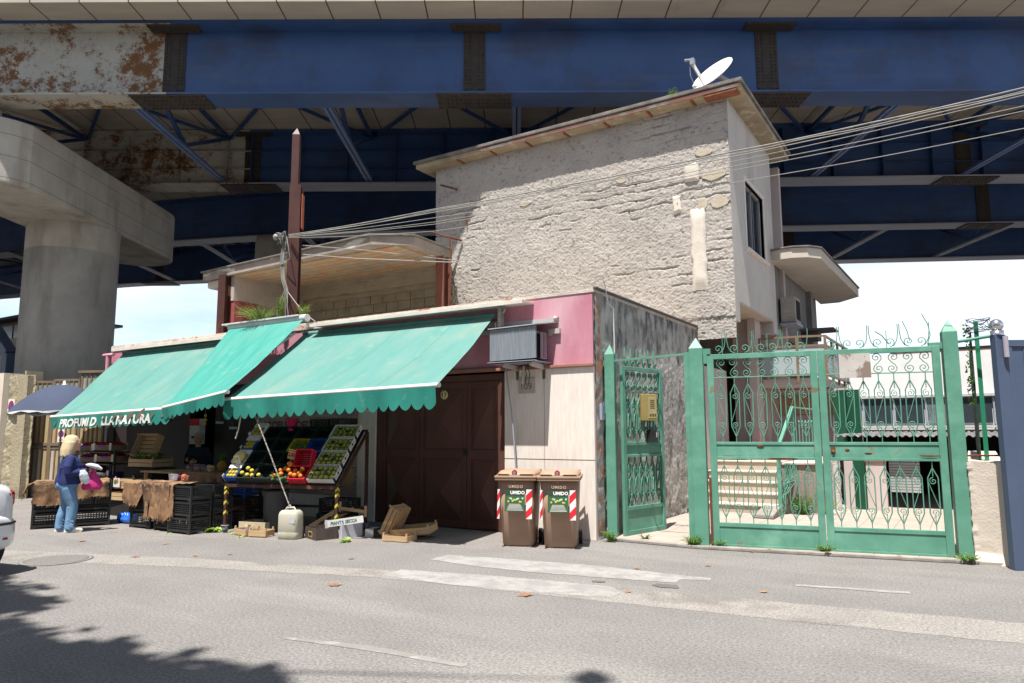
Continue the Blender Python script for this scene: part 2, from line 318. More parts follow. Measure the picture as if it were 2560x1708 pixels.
# cross frames: bottom chord pair, diagonals, top chord
for ka,kb in (('1','2'),('3','4')):
    for i in range(-6,9):
        e=-1.1+5.06*i
        if e>30: continue
        ya,yb=yat(GL[ka],e),yat(GL[kb],e)
        if kb=='4': e+=.8
        a=G()
        for dx in (-.07,.07): a.box(e+dx-.05,ya+.2,10.17,e+dx+.05,yb-.2,10.25)
        vbuild(a,'bottom_chord',mat('light_blue_steel',(.10,.15,.30),(.08,.12,.25),2,rough=.5) if ka=='1' else greyfl)
        b=G(); m_=(ya+yb)/2
        b.bar((e,ya+.15,11.85),(e,m_,10.3),.11,.11); b.bar((e,yb-.15,11.85),(e,m_,10.3),.11,.11); b.box(e-.05,ya+.03,11.83,e+.05,yb-.03,11.95)
        b.box(e-.25,ya+.03,10.2,e+.0,ya+.4,10.9); 
        vbuild(b,'cross_frame',steel_blue)
        c=G()
        for s1 in (1,-1): c.bar((e+.1*s1,ya+.1,11.9),(e+2.5*s1,m_,11.9),.09,.09); c.bar((e+.1*s1,yb-.1,11.9),(e+2.5*s1,m_,11.9),.09,.09)
        vbuild(c,'lateral_brace',steel_blue)
# piers
boardcrete=mat('board_marked_concrete',(.47,.435,.38),(.37,.34,.295),1.0,rough=.92,bump=.25,bsc=12,bst=(1,1,5),c3=(.24,.205,.17),s3=1.3,l3=.5,h3=.74,st3=(1,1,.22),c4=(.10,.08,.065),s4=9,l4=.7,h4=.73)
g=G(); cx=-15.2; hw=1.26
prof=[]
for k in range(0,13): a=PI+PI*k/12; b_=PI+.42+(PI-.84)*k/12; prof.append((cx+hw*math.cos(b_)/math.cos(.42),7.95+hw*1.15*math.sin(b_)))
for k in range(0,13): a=PI*k/12; prof.append((cx+hw*math.cos(a),15.1+hw*math.sin(a)))
g.prism(prof,7.98,9.72)
pier=thing('bridge_pier','thick round concrete pier with long rounded hammerhead carrying the viaduct','pier',(-18.9,1.4,0),VR)
def lb(g,name,m,root,M,bev=0):
    me=g.build(name,m); me.data.transform(M); me.data.transform(ROOTM(root).inverted()); me.parent=root
    if bev: b=me.modifiers.new('b','BEVEL'); b.width=bev; b.segments=2; b.limit_method='ANGLE'; b.angle_limit=R(40)
    return me
MV=Matrix.Rotation(VR,4,'Z')
lb(g,'pier_cap',mat('pier_cap_concrete',(.47,.435,.38),(.37,.34,.295),1.0,rough=.92,bump=.25,bsc=12,bst=(1,1,5),c3=(.24,.205,.17),s3=1.3,l3=.5,h3=.74,st3=(1,1,.22),c4=(.10,.08,.065),s4=9,l4=.7,h4=.73,stripe=[(2,.58,.012,(.12,.10,.085),.0)]),pier,MV,.05)
g=G(); g.lathe([(1.29,-.1),(1.29,7.15),(1.275,7.16),(1.275,7.18),(1.29,7.19),(1.29,7.98)],48,0,c=(cx+.02,11.4)); lb(g,'pier_column',boardcrete,pier,MV)
g=G(); g.box(cx-.5,6.4,9.72,cx+.5,7.2,10.06); g.box(cx-.5,13.0,9.72,cx+.5,13.9,10.06); lb(g,'bearing',concrete,pier,MV)
pier2=thing('bridge_pier','slim far concrete pier under the third girder, seen behind the rooftop shelter','pier',(-20.5,10.5,0),VR)
g=G(); g.lathe([(.85,-.1),(.85,9.7),(.8,10.07),(0.01,10.07)],32,0,c=(-11.7,20.1)); lb(g,'pier_column',boardcrete,pier2,MV)
# ================= SHOP BUILDING =================
pink=mat('pink_render',(.50,.215,.275),(.44,.18,.235),1.6,rough=.85,bump=.35,bsc=70,c3=(.56,.33,.38),s3=1.3,l3=.47,h3=.68,st3=(1,1,.3),c4=(.42,.22,.13),s4=5,l4=.72,h4=.75)
marble=mat('pinkish_marble_cladding',(.74,.68,.63),(.64,.58,.53),6,rough=.6,st=(4,4,.5),c3=(.52,.45,.40),s3=3,l3=.62,h3=.75,st3=(2,2,.4))
darkwall=mat('blackened_render',(.50,.48,.45),(.33,.315,.29),1.6,rough=.95,bump=.7,bsc=45,c3=(.15,.143,.135),s3=2.4,l3=.52,h3=.66,st3=(1,1.3,.7),c4=(.42,.40,.37),s4=8,l4=.62,h4=.72)
def sidewall_gradient():
    # old black run-off stains are densest under the coping: height drives where they sit
    t=darkwall.node_tree; b=t.nodes['Principled BSDF']; N=t.nodes.new; L=t.links.new
    src=b.inputs['Base Color'].links[0].from_socket; tc=N('ShaderNodeTexCoord'); sx=N('ShaderNodeSeparateXYZ'); L(tc.outputs['Object'],sx.inputs[0])
    mp=N('ShaderNodeMapping'); mp.inputs['Scale'].default_value=(3,2.4,.8); L(tc.outputs['Object'],mp.inputs[0]); n=N('ShaderNodeTexNoise'); n.inputs['Scale'].default_value=2.2; n.inputs['Detail'].default_value=9; n.inputs['Roughness'].default_value=.7; L(mp.outputs[0],n.inputs['Vector'])
    r=N('ShaderNodeMapRange'); r.inputs[1].default_value=1.7; r.inputs[2].default_value=3.77; r.inputs[3].default_value=-.25; r.inputs[4].default_value=.015; L(sx.outputs[2],r.inputs[0])
    a=N('ShaderNodeMath'); a.operation='ADD'; L(n.outputs['Fac'],a.inputs[0]); L(r.outputs[0],a.inputs[1]); q=N('ShaderNodeMapRange'); q.inputs[1].default_value=.44; q.inputs[2].default_value=.62; L(a.outputs[0],q.inputs[0])
    m=N('ShaderNodeMixRGB'); L(q.outputs[0],m.inputs[0]); L(src,m.inputs[1]); m.inputs[2].default_value=(.075,.072,.07,1); L(m.outputs[0],b.inputs['Base Color'])
sidewall_gradient()
shop=thing('shop_building','low flat roofed greengrocer shop with pink upper wall and pale marble cladding','building',(-6.7,2.4,0))
SH=3.77
g=G()
# front fascia band (upper)
g.box(-13.4,0,2.62,-.012,.3,SH)
shop_wall=g.build('wall',pink,shop)
g=G()
g.box(-1.6,-.03,0,0.0,.25,2.58); g.build('marble_cladding',marble,shop,bev=.006); g=G(); g.box(-7.68,-.03,0,-4.4,.25,2.55)
g.build('marble_cladding',marble,shop,bev=.006)
gr=mat('brown_grout',(.2,.13,.1),None)
g=G()
for z in (1.17,): g.box(-1.6,-.034,z,0,-.029,z+.006)
g.box(-.86,-.034,0,-.855,-.029,2.58)
g.build('panel_joint',gr,shop)
g=G(); g.box(-1.75,-.07,2.58,.02,.0,2.625); g.box(-4.45,-.06,2.58,-1.75,.0,2.64); g.build('drip_ledge',mat('terracotta_ledge',(.33,.16,.12),(.25,.12,.09),6,rough=.8),shop,bev=.006)
# roof edge, side and back walls
g=G(); g.box(-13.42,-.012,SH-.05,.012,5,SH+.0); g.box(-13.42,-.02,SH-.14,-1.95,-.0125,SH-.02)
g.build('roof_edge',mat('crumbling_plaster_edge',(.55,.49,.43),(.42,.36,.31),5,rough=.95,bump=.6,bsc=30,c3=(.36,.16,.10),s3=3,l3=.58,h3=.62),shop,bev=.01)
g=G()
def side(u,v):
    y=u*4.95; z=v*3.75
    d=.012*nf(y*3,z*3,1)+.006*nf(y*14,z*14,4)
    if z<.9: d+= .02*nf(y*9,z*9,9)*(1-z/.9)
    if y<.22 and z<2.1: d-=.07*max(0,.5+nf(y*5,z*3.1,5))
    return (.0+d,y+.0,z)
g.grid(side,200,150,0); g.build('side_wall',darkwall,shop)
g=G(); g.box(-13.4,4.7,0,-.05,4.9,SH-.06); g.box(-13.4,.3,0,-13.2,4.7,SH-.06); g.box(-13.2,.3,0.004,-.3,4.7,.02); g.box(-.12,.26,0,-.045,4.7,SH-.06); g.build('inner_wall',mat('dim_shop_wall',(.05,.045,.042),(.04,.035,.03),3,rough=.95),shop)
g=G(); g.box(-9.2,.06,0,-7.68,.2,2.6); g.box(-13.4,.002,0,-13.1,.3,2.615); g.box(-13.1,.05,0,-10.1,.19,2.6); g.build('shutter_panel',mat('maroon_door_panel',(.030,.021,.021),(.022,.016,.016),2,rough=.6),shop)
# orange bare corner strip
g=G()
def cs(u,v):
    z=.05+v*3.68; y=.02+u*(.22+.12*nf(z*2,3,2)); return (.018+.01*nf(y*8,z*8),y,z)
g.grid(cs,6,80,0); g.build('bare_corner',mat('flaking_orange_render',(.34,.17,.11),(.28,.27,.25),3,lo=.42,hi=.5,rough=.95,bump=.5,bsc=30,c3=(.42,.40,.38),s3=4,l3=.55,h3=.6),shop)
g=G(); g.box(.0,.0,SH+.001,.05,4.97,SH+.04); g.build('coping',mat('dark_coping',(.08,.075,.07),(.12,.11,.1),8,rough=.9),shop,bev=.008)
g=G(); g.tube([(.06,.28,3.95),(.06,.42,3.6),(.06,.6,3.55),(.06,.62,3.3),(.06,.63,2.2)],.009,5); tag(g.build('wall_cable',white),'thin white cable running down the blackened side wall','cable')
# garage door
door=mat('brown_door_paint',(.115,.05,.038),(.09,.04,.032),2,rough=.42,c3=(.075,.04,.035),s3=1.4,l3=.52,h3=.7)
gd=G(); gd.box(-4.4,.06,0,-1.6,.12,2.55)
for x in (-4.4,-1.72): gd.box(x,.0,0,x+.12,.06,2.55)
gd.box(-4.28,.0,2.44,-1.72,.06,2.55)
dr=gd.build('garage_door',door,shop,bev=.006)
for i,(x0,x1) in enumerate(((-4.28,-3.4),(-3.4,-2.38),(-2.38,-1.72))):
    p=G(); p.box(x0+.005,.035,.02,x1-.005,.058,2.43)
    for a,b,c,d in ((x0+.005,.02,x1-.005,.12),(x0+.005,1.15,x1-.005,1.3),(x0+.005,2.33,x1-.005,2.43),(x0+.005,.1205,x0+.09,1.1495),(x1-.09,.1205,x1-.005,1.1495),(x0+.005,1.3005,x0+.09,2.3295),(x1-.09,1.3005,x1-.005,2.3295)): p.box(a,.012,b,c,.036,d)
    w0,w1=x0+.09,x1-.09; xm=(w0+w1)/2
    for za,zb in ((.12,1.15),(1.3,2.33)):
        y0=.034; zm=(za+zb)/2-.05
        p.add([(w0+.02,y0,zb-.02),(w1-.02,y0,zb-.02),(w1-.02,y0,za+.02),(w0+.02,y0,za+.02),(xm,y0-.08,zm)],[(1,0,4),(2,1,4),(3,2,4),(0,3,4)])
    leaf_=p.build('door_leaf',door,dr)
g=G(); g.box(-2.44,-.01,1.2,-2.36,.01,1.32); g.ell((-2.4,-.03,1.25),.02); g.build('lock',darkplate,dr)
g=G(); g.lathe([(0.0,.012),(.075,.012),(.08,.0)],24,0,M=TX(-2.86,.008,2.23)); 
g.lathe([(0,.014),(.045,.014)],24,1,M=TX(-2.86,.008,2.23)); g.box(-.015,-.04,0,.015,.04,.001,2,M=TX(-2.86,-.006,2.23)); g.box(.016,-.035,0,.04,.035,.001,3,M=TX(-2.86,-.006,2.23))
tag(g.build('round_sticker',[mat('sticker_yellow',(.6,.55,.2),None),mat('sticker_blue',(.05,.1,.35),None),white,mat('sticker_red',(.5,.04,.04),None)]),'round yellow rimmed sticker with blue white and red centre on the brown garage door','sticker')
# number plate 109
g=G(); g.box(-1.32,-.055,2.2,-1.02,-.031,2.45); g2=G(); g2.text('109',.15,TX(-1.29,-.0565,2.26),ext=.001)
o=g.build('house_number_plate',mat('old_plate',(.45,.40,.36),(.36,.32,.28),8,rough=.7),bev=.006); tag(o,'small stone house number plate reading 109 on the marble beside the brown door','number plate')
g2.build('lettering',mat('faded_number',(.10,.10,.10),None),o)
# banner
bw=mat('banner_wood_print',(.30,.24,.22),(.20,.13,.13),2.5,rough=.5,st=(1,1,7),c3=(.36,.31,.28),s3=3,l3=.5,h3=.65,st3=(.5,1,6),stripe=[(2,.28,.012,(.06,.04,.04),.1)])
g=G(); g.box(-7.62,-.05,.42,-4.83,-.032,2.35); ban=tag(g.build('shop_banner',bw),'printed banner with black shop lettering over wood planks and vegetables, behind the fruit cart','banner')
g=G(); g.text('PROFUMI DELLA NATURA',.235,TX(-7.45,-.053,1.66),ext=.001,sx=.93); g.build('lettering',mat('black_print',(.02,.018,.018),None),ban)
g=G()
for (x,z,rx,rz,mi) in ((-5.15,.93,.2,.17,0),(-5.05,.78,.17,.2,0),(-5.3,.72,.2,.12,0),(-6.6,2.1,.13,.16,1),(-6.9,2.15,.1,.1,2),(-5.6,2.1,.2,.1,3),(-5.9,.62,.25,.1,1),(-6.3,.56,.25,.09,2),(-5.7,.58,.12,.08,3)):
    g.ell((x,-.052,z),(rx,.004,rz),18,6,mi)
g.build('vegetable_print',[mat('print_potato',(.42,.28,.13),(.36,.23,.1),5,rough=.5),mat('print_orange',(.5,.25,.04),None,rough=.5),mat('print_green',(.12,.25,.05),None,rough=.5),mat('print_red',(.35,.04,.03),None,rough=.5)],ban)
# small apple brand stickers on the maroon panel, roller plate
for (x,z,s,lab) in ((-9.02,1.82,1,'left'),(-8.55,1.70,1,'right'),(-10.85,1.95,1.25,'far')):
    g=G(); g.prism([(.11*s*math.cos(2*PI*k/20),.085*s*math.sin(2*PI*k/20)) for k in range(20)],0,.004,0,M=TX(x,.045,z)); g.ell((x-.03*s,.036,z+.085*s),(.04*s,.004,.02*s),8,4,1)
    g.text('Melinda',.085*s,TX(x-.13*s,.038,z-.03),2,ext=.001,off=.002,shear=.15)
    tag(g.build('apple_brand_sticker',[mat('navy_sticker',(.02,.03,.07),None),leafg,white]),{'left':'round dark apple brand sticker, upper one on the maroon panel left of the cart','right':'round dark apple brand sticker, lower one on the maroon panel left of the cart','far':'large round dark brand sticker under the lettered awning valance'}[lab],'sticker')
g=G(); g.box(-8.55,.03,2.0,-8.15,.045,2.2); g.text('Melinda',.08,TX(-8.5,.028,2.06),1,ext=.001); tag(g.build('paper_sign',[white,mat('navy_sticker',(0,0,0))]),'small white paper sign hanging under the middle awning','sign')

# ================= AWNINGS =================
def awnmat(name,c,c2,c3):
    return mat(name,c,c2,1.2,rough=.75,st=(3,1,.6),c3=c3,s3=1.0,l3=.46,h3=.75,st3=(1.4,1,.5),trans=.07,bump=.12,bsc=160,spec=.25,c4=(.20,.29,.24),s4=3.2,l4=.60,h4=.8,stripe=[(0,1.22,.014,tuple(q*.72 for q in c),.3)])
aw1=awnmat('faded_teal_canvas',(.088,.235,.21),(.11,.255,.23),(.18,.26,.225))
aw2=awnmat('bright_teal_canvas',(.045,.255,.215),(.06,.275,.235),(.10,.27,.23))
aw3=mat('teal_valance',(.022,.22,.18),(.03,.25,.20),3,rough=.8,trans=.25,c3=(.12,.33,.27),s3=4,l3=.6,h3=.75)
grime=mat('dirt_torn_spots',(.10,.085,.07),(.16,.13,.1),8)
def awning(lab,TL,TR,BL,BR,fab,vdrop,nsc,sag=.05,wav=.01,seed=0,valflap=None):
    root=thing('awning',lab,'awning',((TL[0]+TR[0])/2,0,TL[2]),group=None)
    TL,TR,BL,BR=map(Vector,(TL,TR,BL,BR))
    g=G()
    def f(u,v):
        p=(TL.lerp(TR,u)).lerp(BL.lerp(BR,u),v)
        p.z-=sag*math.sin(PI*v)*(1-.3*math.cos(6*u)); p.z+=wav*nf(u*5,v*1.6,seed)*math.sin(PI*v)*3
        return p
    g.grid(f,60,30); g.build('canvas',fab,root)
    g=G(); g.tube([BL+Vector((-.03,0,0)),BR+Vector((.03,0,0))],.032,10); g.build('front_bar',white,root)
    g=G()
    for e in (BL+Vector((-.035,0,0)),BR+Vector((.035,0,0))): g.tube([e+Vector((-.012,0,0)),e+Vector((.012,0,0))],.036,10)
    g.build('end_cap',mat('worn_alu',(.45,.44,.42),None,metal=.3,rough=.5),root)
    # valance with scallops
    n=nsc*8; g=G(); rn=random.Random(seed)
    def vf(u,v):
        p=BL.lerp(BR,u); sc_=abs(math.sin(PI*(u*nsc)))**.8
        d=(vdrop*.72+vdrop*.28*sc_)*(1+.04*nf(u*9,0,seed))
        y=p.y-.03-.02*v*math.sin(u*nsc*1.3+seed)-.012*v*nf(u*14,1,seed)*2
        return (p.x,y,p.z-.02-d*v)
    g.grid(vf,n,4); val=g.build('valance',aw3,root)
    # folding arms
    g=G()
    for u in (.12,.88):
        a=TL.lerp(TR,u)+Vector((0,0,-.28)); b=BL.lerp(BR,u)+Vector((0,.03,0)); m=a.lerp(b,.5)+Vector((.35 if u<.5 else -.35,.1,-.02))
        g.tube([a,m],.022,8); g.tube([m,b],.018,8)
    g.build('folding_arm',white,root)
    # roller tube + cover profile
    g=G(); g.tube([TL+Vector((0,.0,.0)),TR+Vector((0.02,.0,.0))],.045,12); g.build('roller',fab,root)
    return root,val,vf
r1,val1,vf1=awning('wide faded teal awning over the brown door, plain scalloped valance','x' and (-6.29,-.1,3.53),(-1.74,-.1,3.5),(-5.47,-2.42,2.13),(-1.38,-2.08,2.235),aw1,.31,21,.06,.012,3)
r2,val2,vf2=awning('teal awning with white shop lettering on its torn valance, at the left end',(-12.69,-.1,3.53),(-8.1,-.1,3.55),(-11.9,-2.0,1.945),(-7.12,-2.3,2.025),aw1,.26,18,.07,.02,11)
r3,val3,vf3=awning('narrow bright teal awning hung askew between the two wide ones',(-8.28,-.33,3.80),(-6.02,-.33,3.80),(-7.3,-2.32,2.04),(-5.28,-2.55,2.245),aw2,.2,11,.07,.03,23)
g=G(); g.text('PROFUMI D  LLA NATURA',.225,TX(0,0,-.21),ext=.003,off=.008,shear=.18,sx=1.36,spacing=1.02)
vs=[]
for x,y,z in g.v:
    u=.10+x/4.78; q_=vf2(u,min(1,-z/.26)); vs.append((-11.9+4.78*u,q_[1]-.008+.0*y+(y if abs(y)<.01 else 0),1.925+z+.08*u))
g.v=vs; g.build('lettering',white,val2)
g=G()
for (x,dz,s) in ((-12.4,.0,.035),(-10.35,.03,.03),(-9.9,.05,.05),(-9.6,.05,.05),(-9.3,.06,.06),(-8.95,.09,.075),(-8.55,.04,.04),(-8.2,.03,.03)):
    x+=.75+.03*(x+12); u=(x+11.9)/4.78; z=1.80+.08*u+dz; pts=[(x+s*2*(math.cos(t)+.3*nf(t,x)),vf2(u,.5)[1]-.018,z+s*.7*(math.sin(t)+.4*nf(t,x,3))+s*math.cos(t)) for t in [2*PI*k/9 for k in range(9)]]
    g.add(pts,[tuple(range(9))])
g.build('torn_patch',grime,val2)
# cover boards above awnings
cov=mat('awning_cover_board',(.66,.61,.55),(.55,.50,.45),3,rough=.7)
g=G(); g.box(-5.85,-.36,3.63,-1.05,.0,3.66); g.box(-5.85,-.365,3.60,-1.05,-.345,3.665); g.build('cover_board',cov,r1,bev=.004)
g=G(); g.box(-12.85,-.30,3.62,-8.35,-.02,3.65); g.box(-12.85,-.305,3.57,-8.35,-.285,3.655); g.build('cover_board',cov,r2,bev=.004)
g=G(); g.tube([(-8.3,-.33,3.80),(-5.95,-.33,3.80)],.075,16,sm=True); g.box(-8.45,-.43,3.84,-6.1,-.25,3.87); g.build('roller_case',mat('pale_alu_case',(.6,.59,.57),None,rough=.5),r3)
# awning bracket hardware
g=G(); g.box(-1.62,-.2,3.28,-1.55,-.12,3.62); g.tube([(-1.6,-.17,3.6),(-1.53,-.17,3.62),(-1.5,-.17,3.55),(-1.54,-.17,3.52)],.022,8); g.tube([(-1.66,-.2,3.35),(-1.65,-.22,3.2),(-1.62,-.22,3.12),(-1.66,-.2,3.08)],.014,6); g.box(-2.1,-.1,3.3,-1.68,-.03,3.4); g.box(-2.0,-.14,3.18,-1.66,-.04,3.25)
g.build('wall_bracket',mat('grey_bracket',(.35,.33,.30),(.2,.18,.16),20,rough=.7),r1)
g=G(); g.tube([(-1.53,-.12,2.72),(-1.38,-.16,1.9),(-1.33,-.1,.9)],.012,6); tag(g.build('awning_crank_rod',steel_grey),'thin grey crank rod hanging down beside the brown garage door','rod')
# pink drain stub
g=G(); g.tube([(-13.55,-.12,3.53),(-13.1,-.12,3.53)],.045,10); g.tube([(-13.35,-.12,3.5),(-13.35,-.12,2.4)],.05,10); tag(g.build('drain_pipe',pink),'pink painted drain pipe at the far left corner of the shop','pipe')

# ================= AIR CONDITIONER =================
ac=thing('air_conditioner','wall air conditioner boxed in ribbed grey metal sheet above the number plate','air conditioner',(-1.1,0,2.65))
zinc=mat('ribbed_zinc',(.30,.33,.36),(.22,.25,.28),10,rough=.45,metal=.3,st=(6,6,.3),bump=.2,bsc=30,bst=(4,4,.2))
g=G(); n=60
def rib(u,v):
    x=-1.60+u*.85; return (x,-.46-.006*math.sin(u*PI*2*26)-.05*(1-v)*0,2.70+v*.50+.012*u)
g.grid(rib,208,2,0,False); g.add([(-1.60,-.46,2.70),(-1.60,-.46,3.20),(-1.60,-.05,3.24),(-1.60,-.05,2.70)],[(0,1,2,3)])
g.add([(-.75,-.45,2.72),(-.75,-.45,3.21),(-.75,-.44,3.21),(-.75,-.44,2.72)],[(0,1,2,3)]); g.build('sheet_cover',zinc,ac)
g=G(); g.add([(-1.62,-.49,3.205),(-.74,-.49,3.22),(-.60,-.0,3.30),(-1.62,-.0,3.29),(-1.62,-.49,3.22),(-.74,-.49,3.235),(-.60,-.0,3.315),(-1.62,-.0,3.305)],[(0,3,2,1),(4,5,6,7),(0,1,5,4),(1,2,6,5),(2,3,7,6),(3,0,4,7)]); g.box(-1.62,-.02,3.29,-.6,.0,3.38); g.build('lid_sheet',mat('grey_lid',(.42,.42,.42),(.34,.34,.34),4,rough=.5),ac)
g=G(); g.box(-1.55,-.36,2.74,-.85,-.04,3.16,0); g.tube([(-.97,-.2,2.93),(-.845,-.2,2.93)],.19,24,1); g.box(-.86,-.42,2.82,-.83,-.38,2.98,2); g.build('condenser_unit',[mat('ac_body',(.22,.21,.20),(.15,.14,.13),8),black,white],ac)
g=G(); g.box(-.80,-.24,2.72,-.76,-.12,3.13,0)
for k in range(26):
    for j in range(2): g.box(-.759,-.235+.05*j+.01*(k%2),2.73+.0155*k,-.752,-.205+.05*j+.01*(k%2),2.737+.0155*k,1)
g.build('perforated_strip',[mat('pale_lilac_metal',(.55,.42,.48),None),black],ac)
g=G(); g.box(-1.62,-.5,2.66,-.74,-.44,2.68,0); g.box(-1.62,-.5,2.66,-.72,-.03,2.668,0); 
for x in (-1.35,-.86): g.bar((x,-.44,2.635),(x,-.02,2.6),.04,.07,1); g.box(x-.03,-.03,2.42,x+.03,0,2.66,1)
g.tube([(-1.18,-.1,2.64),(-1.2,-.1,2.45),(-1.24,-.06,2.36)],.02,8,1)
for x in (-1.12,-1.06): g.tube([(x,-.2,2.66),(x+.01,-.15,2.5),(x-.05,-.08,2.36)],.006,5,2)
g.build('bracket_shelf',[steel_grey,mat('white_bracket',(.5,.47,.43),None),black],ac)
g=G(); g.box(-.72,-.06,3.12,-.56,-.01,3.2); g.box(-.76,-.05,3.1,-.72,0,3.2); g.build('fixing_block',mat('white_bracket',(.5,.47,.43)),ac); g=G(); g.ell((-.63,-.06,3.36),.035); g.box(-.68,-.05,3.31,-.6,0,3.38); g.build('fixing_block',mat('white_bracket',(.5,.47,.43)),ac)
# intercom on side
g=G(); g.box(.02,.12,1.77,.06,.22,2.02); g.box(.06,.14,1.86,.064,.2,1.98,1); o=g.build('intercom_panel',[steel_grey,mat('blue_panel',(.15,.25,.4),None)]); tag(o,'small grey intercom panel on the corner of the shop beside the gate post','intercom')
# ================= HOUSE =================
plaster=mat('rough_tuff_render',(.415,.385,.352),(.345,.32,.292),1.3,rough=.95,bump=.9,bsc=34,bdet=6,c3=(.36,.33,.295),s3=.7,l3=.5,h3=.75,c4=(.24,.215,.19),s4=11,l4=.575,h4=.64)
smoothp=mat('smooth_grey_render',(.56,.52,.48),(.49,.455,.42),1.2,rough=.85,bump=.15,bsc=40,c3=(.36,.33,.30),s3=1.5,l3=.55,h3=.8,st3=(1,1,.3))
house=thing('house','two storey house with rough stone gable wall and smooth grey side, flat roof slab','building',(-3,6.9,0))
g=G(); rn=random.Random(5)
HX0,HX1,HZ0,HZ1=-7.0,.85,3.5,8.72
def course(z): return z+.05*nf(z*.4,0,7)
def hw_(u,v):
    x=HX0+u*(HX1-HX0); z=HZ0+v*(HZ1-HZ0)
    d=.010*nf(x*1.6,z*1.6,1.3)+.006*nf(x*9,z*12,2.2)
    d+=.006*abs(nf(x*5,z*7,8.5,3))+.012*nf(x*26,z*34,5.2,4)
    # exposed courses: joints wander, strength varies over the wall
    band=max(0,min(1,(nf(x*.5+3,z*.9,6)*1.5-.05+ (0.5 if 6.1<z+.08*x<7.2 else -.35)+(.2 if x>-.5 else 0))*1.3))
    zz=z+.06*nf(x*1.1,z*.6,3.1)+.035*nf(x*3.5,z*2,4.4); k=zz/.205; fr=abs((k%1)-.5)
    j=max(0,(fr-.38)/.12)
    row=math.floor(k); xx=(x+.17*(row%2)+.07*nf(x*2,row*3.3,5.5))/.42; fx=abs((xx%1)-.5); jx=max(0,(fx-.43)/.07)
    d-=band*(.06*max(j,jx*.4)*max(0,.62+1.7*nf(x*1.8,z*3,9.1)))
    # bottom right ragged undercut
    if z<3.95+.08*nf(x*6,2,1): d-=.02
    return (x,4.95-d-.01,z)
g.grid(hw_,440,290); hwall=g.build('gable_wall',plaster,house)
# patches of smooth repair (white vertical strip, blocks)
g=G()
def patchg(x0,x1,z0,z1,th=.035,s=0):
    def f(u,v):
        z=z0+v*(z1-z0); x=x0+u*(x1-x0)+.03*nf(z*4,u*3,s); e=min(u,1-u,v,1-v)*8; return (x,4.93-th*min(1,e),z+.03*nf(x*5,v*3,s+2))
    g.grid(f,10,24)
patchg(-.02,.3,4.55,6.35,.05,1); patchg(-.12,.2,6.95,7.35,.045,3); patchg(-.4,-.22,6.3,6.7,.04,5)
g.build('plaster_patch',mat('pale_repair_plaster',(.62,.57,.50),(.52,.47,.41),4,rough=.9,bump=.4,bsc=30),house)
for (x,z,rx,rz) in ((.5,7.02,.27,.12),(.6,6.4,.2,.13),(.25,6.42,.12,.14),(.3,7.55,.2,.08),(-1.6,7.3,.14,.07),(-4.2,7.2,.16,.07)):
    g=G(); g.prism([(x+rx*math.cos(2*PI*k/11)*(.8+.35*rnd.random()),z+rz*math.sin(2*PI*k/11)*(.8+.35*rnd.random())) for k in range(11)],4.922,4.95,0,Matrix(((1,0,0,0),(0,0,1,0),(0,1,0,0),(0,0,0,1))))
    g.build('bare_stone',mat('yellow_tuff',(.46,.41,.32),(.40,.35,.27),3,rough=.9,bump=.4,bsc=20),house,bev=.006)
g=G()
for i in range(5): g.box(-6.1+i*.31+.01,4.86,3.86+.012*i,-5.8+i*.31,4.93,4.10+.012*i)
g.build('exposed_blocks',mat('tuff_block',(.50,.45,.37),(.42,.37,.3),6,rough=.95,bump=.6,bsc=30),house,bev=.015)
# side wall with window recess
WY0,WY1,WZ0,WZ1=6.12,7.8,5.62,7.2
g=G()
def sw(y0,y1,z0,z1): g.box(.60,y0,z0,.85,y1,z1)
sw(4.97,WY0,4.3,8.85); sw(WY1,8.82,4.3,8.85); sw(WY0,WY1,WZ1,8.85); sw(WY0,WY1,4.3,WZ0)
g.box(.0,4.97,3.86,.85,5.3,4.3); g.box(.45,8.4,3.98,.852,8.82,4.3); g.box(.0,8.82,3.0,.82,8.9,8.85)
g.box(-6.95,5.0,3.6,-6.75,8.8,8.85); g.box(-6.8,8.6,0,.6,8.8,8.85)
g.build('side_wall',smoothp,house)
g=G(); g.box(-.2,5.3,4.26,.84,8.4,4.34); g.build('floor_slab',mat('cream_soffit',(.52,.45,.38),(.46,.40,.33),3,rough=.9),house)
fr=thing  # window
g=G()
for a in ((.78,WY0-.1,WZ0-.1,.875,WY0,WZ1+.1),(.78,WY1,WZ0-.1,.875,WY1+.1,WZ1+.1),(.78,WY0,WZ1,.875,WY1,WZ1+.1)): g.box(*a)
g.box(.72,WY0-.14,WZ0-.06,.93,WY1+.14,WZ0)
win=g.build('window',marble,house,bev=.004)
g=G(); g.box(.7,WY0,WZ0,.74,WY1,WZ1); g.build('pane',glass,win)
g=G()
for y in (WY0,(WY0+WY1)/2-.03,WY1-.06): g.box(.74,y,WZ0,.775,y+.06,WZ1)
g.box(.74,WY0,WZ0,.775,WY1,WZ0+.06); g.box(.74,WY0,WZ1-.06,.775,WY1,WZ1); g.build('window_frame',mat('grey_window_frame',(.25,.26,.27),None),win)
